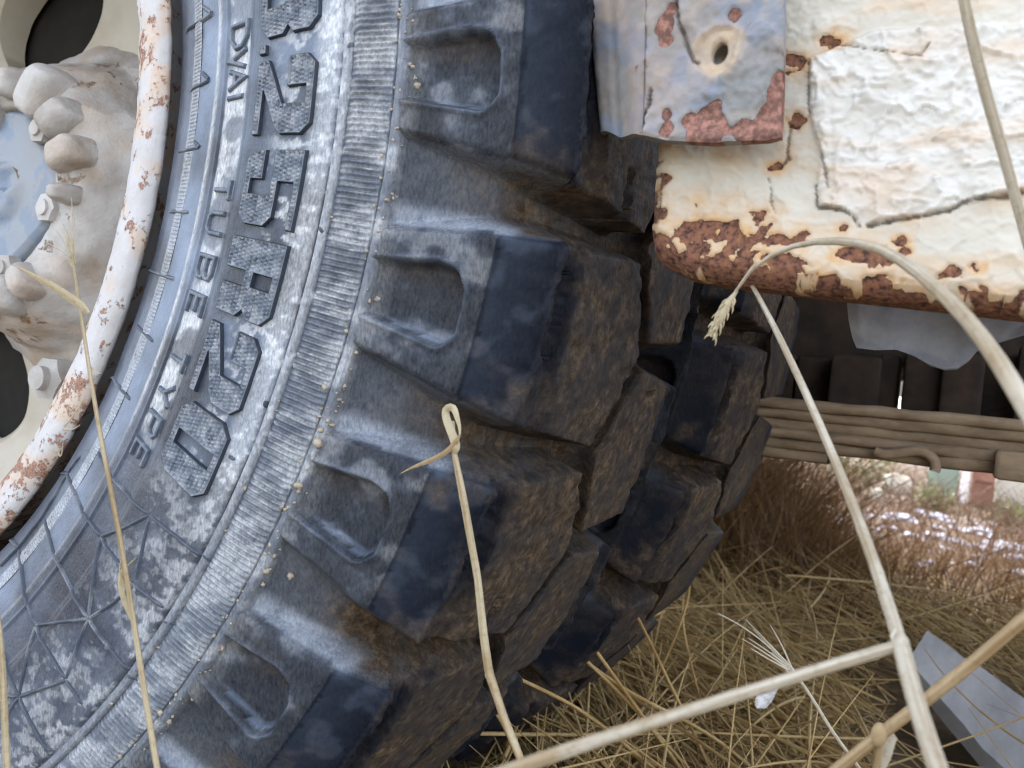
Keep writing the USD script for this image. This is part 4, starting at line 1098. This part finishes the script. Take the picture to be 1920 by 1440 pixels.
# the loose top layer, longer and better lit
n = 0
while n < 900:
    y = .18 + rng.gamma(2.0, .26)
    x = rng.uniform(-.35, .85) * (0.7 + .4 * y) + .12
    if y > 1.6 or not clear_of_tyres(x, y):
        continue
    a = rng.normal(2.35, .35) if rng.rand() < .75 else rng.uniform(0, 2 * np.pi)
    el = rng.normal(.16, .16)
    d = np.array([math.cos(a) * math.cos(el), math.sin(a) * math.cos(el), math.sin(el)])
    L = rng.uniform(.16, .46)
    p0 = np.array([x, y, float(ground_z([[x, y]])[0]) + rng.uniform(.05, .115)]) - d * L * .5
    b_ = blade(p0, d, L, np.array([rng.normal(0, .10), rng.normal(0, .10), -abs(rng.normal(0, .08))]), rng.uniform(.0009, .0017), n=8, sides=5)
    if not all(clear_of_tyres(*q[:2]) for q in b_[0][::5]) or on_board(b_[0]):
        continue
    lit.append(b_)
    n += 1
prim('straw_litter', join(lit), 'straw_litter', smooth=True, label='matted dry straw on the ground under the truck', kind='stuff')
std = []
for _ in range(7600):
    y = rng.uniform(1.2, 2.9)
    x = rng.uniform(-1.0, 1.1) * (.5 + .5 * y)
    if not clear_of_tyres(x, y):
        continue
    d = np.array([rng.normal(0, .28), rng.normal(0, .28), 1.0]); d /= np.linalg.norm(d)
    q = (x - .62) / (y + .285)
    L = rng.uniform(.10, .30) * (.75 + .22 * y) * (1.25 - .62 * float(sstep(q, -.34, -.08)))
    z = float(ground_z([[x, y]])[0]) - .005
    bend = np.array([rng.normal(0, .30), rng.normal(0, .25), -abs(rng.normal(.1, .2))])
    b_ = blade(np.array([x, y, z]), d, L, bend, rng.uniform(.0006, .0016), n=6)
    if on_board(b_[0]):
        continue
    std.append(b_)
for _ in range(5200):
    y = rng.uniform(1.45, 2.5)
    q = rng.triangular(-.44, -.30, -.03)
    x = .62 + q * (y + .285)
    d = np.array([rng.normal(0, .22), rng.normal(0, .22), 1.0]); d /= np.linalg.norm(d)
    L = rng.uniform(.18, .42) * (1.1 - .9 * float(sstep(q, -.22, -.04)))
    b_ = blade(np.array([x, y, float(ground_z([[x, y]])[0]) - .005]), d, L, np.array([rng.normal(0, .25), rng.normal(0, .2), -abs(rng.normal(.05, .15))]), rng.uniform(.0007, .0018), n=6)
    if not on_board(b_[0]):
        std.append(b_)
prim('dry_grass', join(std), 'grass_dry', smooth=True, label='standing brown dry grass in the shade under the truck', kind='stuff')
far_ = []
for _ in range(4600):
    y = rng.uniform(2.9, 8.5)
    x = rng.uniform(-.55, .50) * y + .35
    cl = fbm(np.array([[x, y, 0]]), 1.6, 3, 3)[0]
    if cl < .34 - .06 * (x > .2 * y):
        continue
    d = np.array([rng.normal(0, .45), rng.normal(0, .35), 1.0]); d /= np.linalg.norm(d)
    L = rng.uniform(.06, .30)
    bend = np.array([rng.normal(0, .4), rng.normal(0, .3), -abs(rng.normal(.1, .2))])
    far_.append(blade(np.array([x, y, float(ground_z([[x, y]])[0])]), d, L, bend, rng.uniform(.0012, .003), n=5))
prim('dry_grass', join(far_), 'grass_far', smooth=True, label='sunlit reddish dry grass in the open beyond the truck', kind='stuff')
# field on the camera's side (only seen in reflections)
fld = []
for _ in range(2500):
    x, y = rng.uniform(-3, 4), rng.uniform(-4, -.75)
    d = np.array([rng.normal(0, .3), rng.normal(0, .3), 1.0]); d /= np.linalg.norm(d)
    fld.append(blade(np.array([x, y, float(ground_z([[x, y]])[0])]), d, rng.uniform(.03, .09), np.array([rng.normal(0, .3), rng.normal(0, .3), -.1]), rng.uniform(.001, .002), n=4))
prim('dry_grass', join(fld), 'straw_litter', smooth=True, label='dry grass field beside the truck', kind='stuff')

# ------------------------------------------------------------------ things beyond the truck, in the sun
def block(name, px0, px1, y, h, depth, mt, label, category, parts=()):
    x0, x1 = ony(px0, 900, y)[0], ony(px1, 900, y)[0]
    t = thing(name, ((x0 + x1) / 2, y, 0), label, category)
    prim('panel', rbox((x0, y, -.05), (x1, y + depth, h), .01, .006, 3), mt, t, smooth=40)
    return t, x0, x1
t, x0, x1 = block('plaster_wall', 1868, 2200, 6.5, 1.9, .2, 'wall_plaster', 'pale plastered wall standing in the sun at the far right beyond the truck', 'wall')
prim('coping', rbox((x0 - .02, 6.46, 1.9), (x1 + .02, 6.74, 1.96), .01), 'wall_plaster', t, smooth=40)
t, x0, x1 = block('rusty_sheet', 1822, 1866, 6.3, .95, .04, 'panel_rust', 'rust-red metal sheet standing upright between white post and pale wall', 'metal sheet')
for q in range(3):
    prim('stiffener', rbox((x0 + .01, 6.28, .15 + .3 * q), (x1 - .01, 6.298, .19 + .3 * q), .004), 'panel_rust', t, smooth=40)
t, x0, x1 = block('white_post', 1801, 1818, 6.2, 1.6, .08, 'post_white', 'pinkish white post to the left of the rust-red sheet', 'post')
prim('post_cap', rbox((x0 - .01, 6.19, 1.6), (x1 + .01, 6.29, 1.64), .005), 'post_white', t, smooth=40)
t, x0, x1 = block('teal_board', 1738, 1797, 6.8, 1.3, .05, 'panel_teal', 'dull green board leaning behind the white post', 'board')
prim('batten', rbox((x0, 6.77, .5), (x1, 6.797, .58), .004), 'panel_teal', t, smooth=40)
def stone(px, py, D, s, mt='pale_stone', label=None):
    m = trimesh.creation.icosphere(3)
    vv = np.array(m.vertices)
    vv = vv * (1 + .5 * (fbm(vv + px, 1.7, 3, 2) - .5))[:, None] * np.array(s)
    p = atd(px, py, D)
    p[2] = float(ground_z([p[:2]])[0]) + s[2] * .55
    prim('stone', (vv + p, m.faces), mt, smooth=50, label=label, category='stone')
stone(1685, 880, 6.2, (.10, .08, .09), 'wall_plaster', 'cream boulder under the muddy spring clip, left of the green board')
stone(1648, 905, 5.2, (.05, .05, .05), 'wall_plaster', 'small cream stone left of the cream boulder')
# scattered pale chips of stone lit by the sun
parts = []
for _ in range(300):
    y = rng.uniform(2.9, 5.0)
    x = rng.uniform(-.45, .35) * y + .45
    s = rng.uniform(.008, .03) * (1 if rng.rand() < .9 else 2.2)
    vv = np.array(ico.vertices) * s * (0.7 + .6 * rng.rand(len(ico.vertices), 1)) * [1.3, 1, .45]
    parts.append((vv + [x, y, float(ground_z([[x, y]])[0]) + s * .2], ico.faces))
prim('pale_gravel', join(parts), 'pale_stone', smooth=False, label='pale bluish stone chips scattered in the sun beyond the truck', kind='stuff')
# shrubs
def shrub(px, D, h, w, nleaf, label, mt='leaf_green'):
    p = atd(px, 900, D); p[2] = float(ground_z([p[:2]])[0])
    t = thing('shrub', p, label, 'shrub')
    st, lf = [], []
    for _ in range(16):
        d = np.array([rng.normal(0, .5), rng.normal(0, .5), 1.0]); d /= np.linalg.norm(d)
        L = h * rng.uniform(.6, 1.1)
        bend = np.array([rng.normal(0, .3), rng.normal(0, .3), 0])
        st.append(blade(p, d, L, bend, .004, n=6))
        for _ in range(nleaf // 16):
            u = rng.uniform(.25, 1)
            c = p + d * L * u + bend * u * u * L + rng.normal(0, w * .12, 3)
            a = rng.normal(0, 1, 3); a /= np.linalg.norm(a)
            b = np.cross(a, rng.normal(0, 1, 3)); b /= np.linalg.norm(b)
            s = rng.uniform(.012, .028)
            lf.append((np.array([c - a * s, c + b * s * .45, c + a * s, c - b * s * .45]), np.array([[0, 1, 2], [0, 2, 3]])))
    prim('stems', join(st), 'straw_tan', t, smooth=True)
    prim('foliage', join(lf), mt, t)
shrub(1600, 5.6, .55, .5, 700, 'grey-green shrub behind the thick pale stem, left of the cream boulder')
shrub(1760, 5.0, .10, .4, 300, 'low green weed in front of the dull green board')
shrub(1905, 4.6, .09, .3, 240, 'low green weed at the right edge before the pale wall')

# ------------------------------------------------------------------ grass stems close to the lens
def stem(name, path, rads, mt, label, group=None, n=60, ground=False, parts=(), category='wild grass', straight=False):
    pts = [atd(*p) for p in path]
    if ground:                                   # carry the stem on down to the soil
        d = pts[-1] - pts[-2]; d /= np.linalg.norm(d)
        foot = pts[-1] + d * .08; foot[2] = min(foot[2], pts[-1][2] - .05)
        pts.append(foot)
        g = pts[-1].copy(); g[0] += .04; g[1] -= .02; g[2] = float(ground_z([g[:2]])[0]) - .004
        pts.append(g)
        rads = list(rads) + [rads[-1], rads[-1]]
    c = spline(pts, n) if not straight else np.array([np.array([np.interp(t, np.linspace(0, 1, len(pts)), [p[k] for p in pts]) for k in range(3)]) for t in np.linspace(0, 1, n)])
    s = np.concatenate([[0], np.cumsum(np.linalg.norm(np.diff(pts, axis=0), axis=1))])
    ss = np.concatenate([[0], np.cumsum(np.linalg.norm(np.diff(c, axis=0), axis=1))])
    rad = np.interp(ss / ss[-1], s / s[-1], rads) * (1 + .10 * (fbm(c, 400, 2, 3) - .5))
    t = thing(name, c[-1] if ground else c[0], label, category, group)
    prim('stem', tube(c, rad, 16, ribs=.05), mt, t, smooth=80, vals=streaks(c))
    return t, c

def streaks(c):
    kd = cKDTree(c)
    tg = np.gradient(c, axis=0); tg /= np.linalg.norm(tg, axis=1, keepdims=True)
    s_ = np.concatenate([[0], np.cumsum(np.linalg.norm(np.diff(c, axis=0), axis=1))])
    def vals(q):
        i = kd.query(q)[1]
        w = q - c[i]; w /= np.maximum(np.linalg.norm(w, axis=1, keepdims=True), 1e-9)
        P = np.column_stack([w * 2.6, ]) + np.column_stack([s_[i] * 22, 0 * s_[i], 0 * s_[i]])
        return {'streak': np.clip(.85 * sstep(fbm(P, 1.6, 3, 5), .46, .70) + .5 * sstep(fbm(np.column_stack([s_[i] * 45, 0 * s_[i], 0 * s_[i]]), 1.0, 3, 8), .62, .75), 0, 1)}
    return vals

def node(t, px, py, D, r, mt):
    m = trimesh.creation.icosphere(2)
    prim('node', (np.array(m.vertices) * [r, r, r * 1.6] + atd(px, py, D), m.faces), mt, t, smooth=60)

def leaf(t, path, width, mt, name='leaf_blade', fold=.35):
    c = spline([atd(*p) for p in path], 24)
    tg = np.gradient(c, axis=0); tg /= np.linalg.norm(tg, axis=1, keepdims=True)
    side = np.cross(tg, FW); side /= np.linalg.norm(side, axis=1, keepdims=True)
    u = np.linspace(0, 1, 24)
    w = width * np.interp(u, [0, .12, .6, 1], [.35, 1, .8, .05])
    rows = [c + side * (w * k)[:, None] + FW * (abs(k) * fold * w)[:, None] for k in (-1, -.5, 0, .5, 1)]
    rows2 = [r + FW * .00018 for r in rows]
    v, f = join([(np.array(rows).reshape(-1, 3), grid_faces(5, 24)), (np.array(rows2).reshape(-1, 3), grid_faces(5, 24, flip=True))])
    prim(name, (v, f), mt, t, smooth=60)

def fine(t, name, lines, r, mt):
    for ln in lines:
        c = spline([atd(*p) for p in ln], 12) if len(ln) > 2 else np.linspace(atd(*ln[0]), atd(*ln[1]), 8)
        prim(name, tube(c, np.linspace(r, r * .3, len(c)), 5), mt, t, smooth=60)

# thick pale stem rising from the lower right, with a side branch
t, c = stem('wild_grass', [(1410, 535, .325), (1465, 640, .305), (1560, 850, .27), (1630, 1030, .235), (1690, 1212, .205)], [.0008, .0011, .0013, .0014, .0015], 'straw_pale', 'thick pale grass slanting from the rusty panel edge to the lower right, with side branch')
c2 = spline([atd(1690, 1212, .205), atd(1722, 1330, .19), atd(1765, 1460, .175)], 30)
foot = c2[-1] + np.array([.03, -.02, -.08])
c2 = np.vstack([c2, foot, [foot[0] + .05, foot[1] - .03, float(ground_z([foot[:2]])[0]) - .004]])
cl_ = spline(c2, 90)
prim('lower_stem', tube(cl_, np.linspace(.0018, .0021, 90) * (1 + .12 * (fbm(cl_, 300, 2, 3) - .5)), 16, ribs=.05), 'straw_pale', t, smooth=80, vals=streaks(cl_))
cb_ = spline([atd(1688, 1210, .206), atd(1560, 1248, .205), atd(1300, 1330, .203), atd(1100, 1395, .20), atd(900, 1465, .197)], 90)
prim('side_branch', tube(cb_, np.linspace(.0013, .0016, 90) * (1 + .14 * (fbm(cb_, 300, 2, 4) - .5)), 16, ribs=.05), 'straw_pale', t, smooth=80, vals=streaks(cb_))
leaf(t, [(1684, 1180, .2075), (1690, 1210, .2050), (1700, 1250, .201), (1716, 1300, .196)], .0019, 'straw_pale', 'sheath')
node(t, 1690, 1212, .2045, .0017, 'straw_pale')
# arching stem with a small seed head
t, c = stem('wild_grass', [(1378, 548, .30), (1410, 505, .295), (1470, 468, .285), (1550, 452, .27), (1650, 468, .25), (1760, 545, .225), (1860, 660, .20), (1945, 800, .185)], [.0004, .0006, .0008, .0011, .0014, .0017, .0019, .0020], 'straw_pale', 'arching pale grass stem that bends over to a small hanging seed head', ground=True)
ax_ = [atd(1382, 545, .30), atd(1365, 570, .30), atd(1348, 600, .30), atd(1334, 632, .30)]
hc = spline(ax_, 20)
prim('seed_head', tube(hc, np.interp(np.linspace(0, 1, 20), [0, .25, .6, 1], [.0005, .0013, .0019, .0006]), 8), 'straw_stem', t, smooth=60)
rk = np.random.RandomState(7)
hd = (hc[-1] - hc[0]) / np.linalg.norm(hc[-1] - hc[0])
for k in range(46):
    u = .20 + .78 * k / 45
    p = hc[int(u * 19)]
    dr = rk.normal(0, 1, 3); dr -= hd * (dr @ hd); dr /= np.linalg.norm(dr)
    L_ = rk.uniform(.0022, .0036)
    tip = p + dr * L_ * .75 + hd * L_ * .9
    mid_ = p + dr * L_ * .5 + hd * L_ * .25
    prim('spikelet', tube(spline([p, mid_, tip], 5), [.0005, .00055, .00045, .00025, .00006], 5), 'straw_stem', t, smooth=60)
# stem hanging down from the upper right
stem('wild_grass', [(1797, -60, .24), (1812, 20, .24), (1850, 180, .245), (1885, 300, .25), (1925, 450, .255), (2010, 720, .26)], [.0013, .0014, .0015, .0014, .0013, .0013], 'straw_pale', 'pale straw stem crossing the cream panel at the upper right', ground=True)
# tan stem low on the right, with node and shoot
t, c = stem('wild_grass', [(1990, 1100, .235), (1920, 1160, .235), (1800, 1262, .24), (1650, 1378, .245), (1560, 1450, .25)], [.0015, .0016, .0017, .0016, .0016], 'straw_tan', 'tan straw stem crossing the lower right corner behind the thick pale stem', ground=True)
node(t, 1648, 1378, .2445, .0021, 'straw_tan')
prim('shoot', tube(np.linspace(atd(1650, 1380, .245), atd(1640, 1470, .25), 10), .0011, 8), 'straw_tan', t, smooth=60)
leaf(t, [(1668, 1372, .246), (1660, 1410, .247), (1648, 1460, .25)], .0028, 'straw_pale')
# stem lying on the tyre
t, c = stem('wild_grass', [(848, 790, .326), (852, 850, .323), (868, 930, .319), (895, 1080, .316), (908, 1200, .314), (917, 1262, .313), (945, 1345, .305), (975, 1420, .298), (1000, 1480, .29)], [.0008, .0010, .0013, .0013, .0014, .0015, .0013, .0012, .0012], 'straw_stem', 'slim straw stem leaning on the tread lugs with its broken tip against the rubber', ground=True, straight=True)
node(t, 917, 1262, .313, .0015, 'straw_stem')
leaf(t, [(850, 850, .322), (842, 800, .324), (838, 766, .326), (848, 764, .324), (856, 780, .322), (862, 805, .321), (858, 828, .320)], .0016, 'straw_stem')
leaf(t, [(862, 815, .320), (845, 840, .321), (800, 866, .324), (750, 889, .328)], .0010, 'straw_tan')
# stem on the left before the rim
t, c = stem('wild_grass', [(134, 470, .335), (140, 510, .335), (152, 590, .335), (172, 720, .33), (195, 850, .325), (225, 1010, .32), (245, 1130, .315), (270, 1290, .31), (300, 1470, .30)], [.0004, .0005, .0006, .0007, .0008, .0009, .0009, .0010, .0010], 'straw_stem', 'thin straw stem with an open husk running down over rim and sidewall', ground=True)
leaf(t, [(166, 586, .334), (140, 565, .334), (95, 535, .332), (50, 510, .330), (20, 494, .328)], .0016, 'straw_stem')
fine(t, 'awn', [[(133, 480, .335), (118, 450, .334), (104, 430, .333)], [(134, 478, .335), (128, 440, .334), (118, 420, .333)], [(134, 478, .335), (136, 420, .334), (134, 370, .333)], [(135, 478, .335), (140, 440, .335), (138, 400, .334)], [(133, 482, .335), (112, 468, .335), (88, 455, .334)]], .00035, 'straw_pale')
leaf(t, [(136, 500, .335), (132, 478, .335), (128, 455, .334), (122, 435, .334)], .0011, 'straw_stem', 'husk')
leaf(t, [(137, 498, .335), (136, 475, .335), (137, 455, .334)], .0009, 'straw_stem', 'husk')
fine(t, 'awn', [[(172, 690, .332), (178, 698, .331), (190, 700, .33)], [(235, 1065, .319), (245, 1055, .318), (256, 1045, .317)], [(240, 1100, .318), (228, 1085, .318), (225, 1060, .318), (232, 1040, .318)], [(120, 800, .33), (140, 775, .33), (158, 745, .33)], [(118, 805, .33), (135, 805, .33), (150, 796, .33)], [(108, 845, .33), (112, 855, .33), (118, 830, .33)]], .0004, 'straw_stem')
leaf(t, [(236, 1062, .319), (226, 1085, .3185), (230, 1120, .318), (240, 1150, .3175), (247, 1168, .317)], .0012, 'straw_stem')
# stem at the left border
stem('wild_grass', [(-12, 1120, .30), (2, 1220, .30), (8, 1330, .298), (14, 1460, .295)], [.0009, .0010, .0011, .0011], 'straw_stem', 'straw stem at the left border of the picture, in front of the sidewall ribs', ground=True)
# awned spikelet low in the middle right
t, c = stem('wild_grass', [(1482, 1256, .36), (1510, 1290, .36), (1560, 1370, .36), (1605, 1432, .36), (1640, 1480, .36)], [.0007, .0006, .0007, .0007, .0007], 'straw_pale', 'thin grass ending in a fan of white awns, behind the thick side branch', ground=True)
fine(t, 'awn', [[(1480, 1252, .36), (1420, 1195, .358), (1346, 1150, .355)], [(1482, 1250, .36), (1440, 1205, .358), (1398, 1162, .356)], [(1480, 1252, .36), (1445, 1225, .359), (1402, 1196, .357)], [(1478, 1254, .36), (1440, 1228, .359), (1392, 1198, .357)], [(1478, 1256, .36), (1445, 1238, .359), (1408, 1216, .358)], [(1484, 1252, .36), (1468, 1215, .36), (1444, 1172, .359)], [(1480, 1250, .36), (1452, 1222, .36), (1412, 1180, .357)]], .00042, 'straw_pale')
leaf(t, [(1490, 1268, .36), (1478, 1252, .36), (1462, 1236, .36), (1446, 1222, .36)], .0016, 'straw_pale', 'husk')
cc = spline([atd(1462, 1284, .358), atd(1445, 1300, .358), atd(1430, 1318, .358), atd(1420, 1328, .358)], 18)
tg = np.gradient(cc, axis=0); tg /= np.linalg.norm(tg, axis=1, keepdims=True)
sd = np.cross(tg, FW)
w = .0030 * np.interp(np.linspace(0, 1, 18), [0, .15, .55, .85, 1], [.15, .55, 1, .95, .25])
prim('husk', (np.array([cc + sd * (w * k)[:, None] + FW * (k * k * .0012) for k in (-1, -.5, 0, .5, 1)]).reshape(-1, 3), grid_faces(5, 18)), 'husk', t, smooth=True)
# individual long straws that stand out in front of the second tyre
long_ = [([(1082, 982, .62), (1170, 1110, .64), (1260, 1290, .66), (1330, 1440, .68)], .0011), ([(1030, 1105, .60), (1110, 1210, .62), (1210, 1350, .64), (1290, 1460, .66)], .0012), ([(1000, 1152, .60), (1090, 1230, .62), (1200, 1340, .64), (1300, 1450, .66)], .0011),
         ([(975, 1188, .60), (1060, 1215, .62), (1160, 1285, .64), (1300, 1360, .66), (1420, 1450, .70)], .0013), ([(1228, 1034, .80), (1262, 1050, .80), (1292, 1090, .80), (1290, 1120, .80), (1275, 1170, .80), (1248, 1235, .80)], .0012), ([(925, 1250, .56), (1010, 1290, .58), (1100, 1340, .60), (1200, 1420, .62)], .0012),
         ([(905, 1315, .55), (935, 1345, .55), (965, 1410, .54), (985, 1450, .53)], .0010), ([(1295, 1060, .85), (1280, 1130, .85), (1310, 1300, .80), (1340, 1450, .78)], .0010)]
for k, (pth, r) in enumerate(long_):
    lab = ['long straw leaning from the second tyre tread, uppermost of the slanting ones', 'long straw starting at the lower edge of the outer tread beside an orange blade', 'straw running close below the orange blade at the tyre foot', 'bent straw sweeping low from the tyre foot to the right', 'kinked straw bending over beside the second tyre', 'straw spreading from the foot of the outer tyre, nearest to it', 'short bent straw below the outer tyre tread', 'upright straw right of the kinked one'][k]
    stem('grass_straw', pth, [r * .8] + [r] * (len(pth) - 2) + [r], 'straw_litter', lab, n=40, ground=True, category='straw', group=None)
t = thing('wild_grass', atd(1005, 1140, .62), 'short orange-tan blade lying across the foot of the second tyre', 'grass blade')
leaf(t, [(1003, 1137, .62), (1025, 1139, .62), (1058, 1145, .62)], .0022, 'straw_tan')
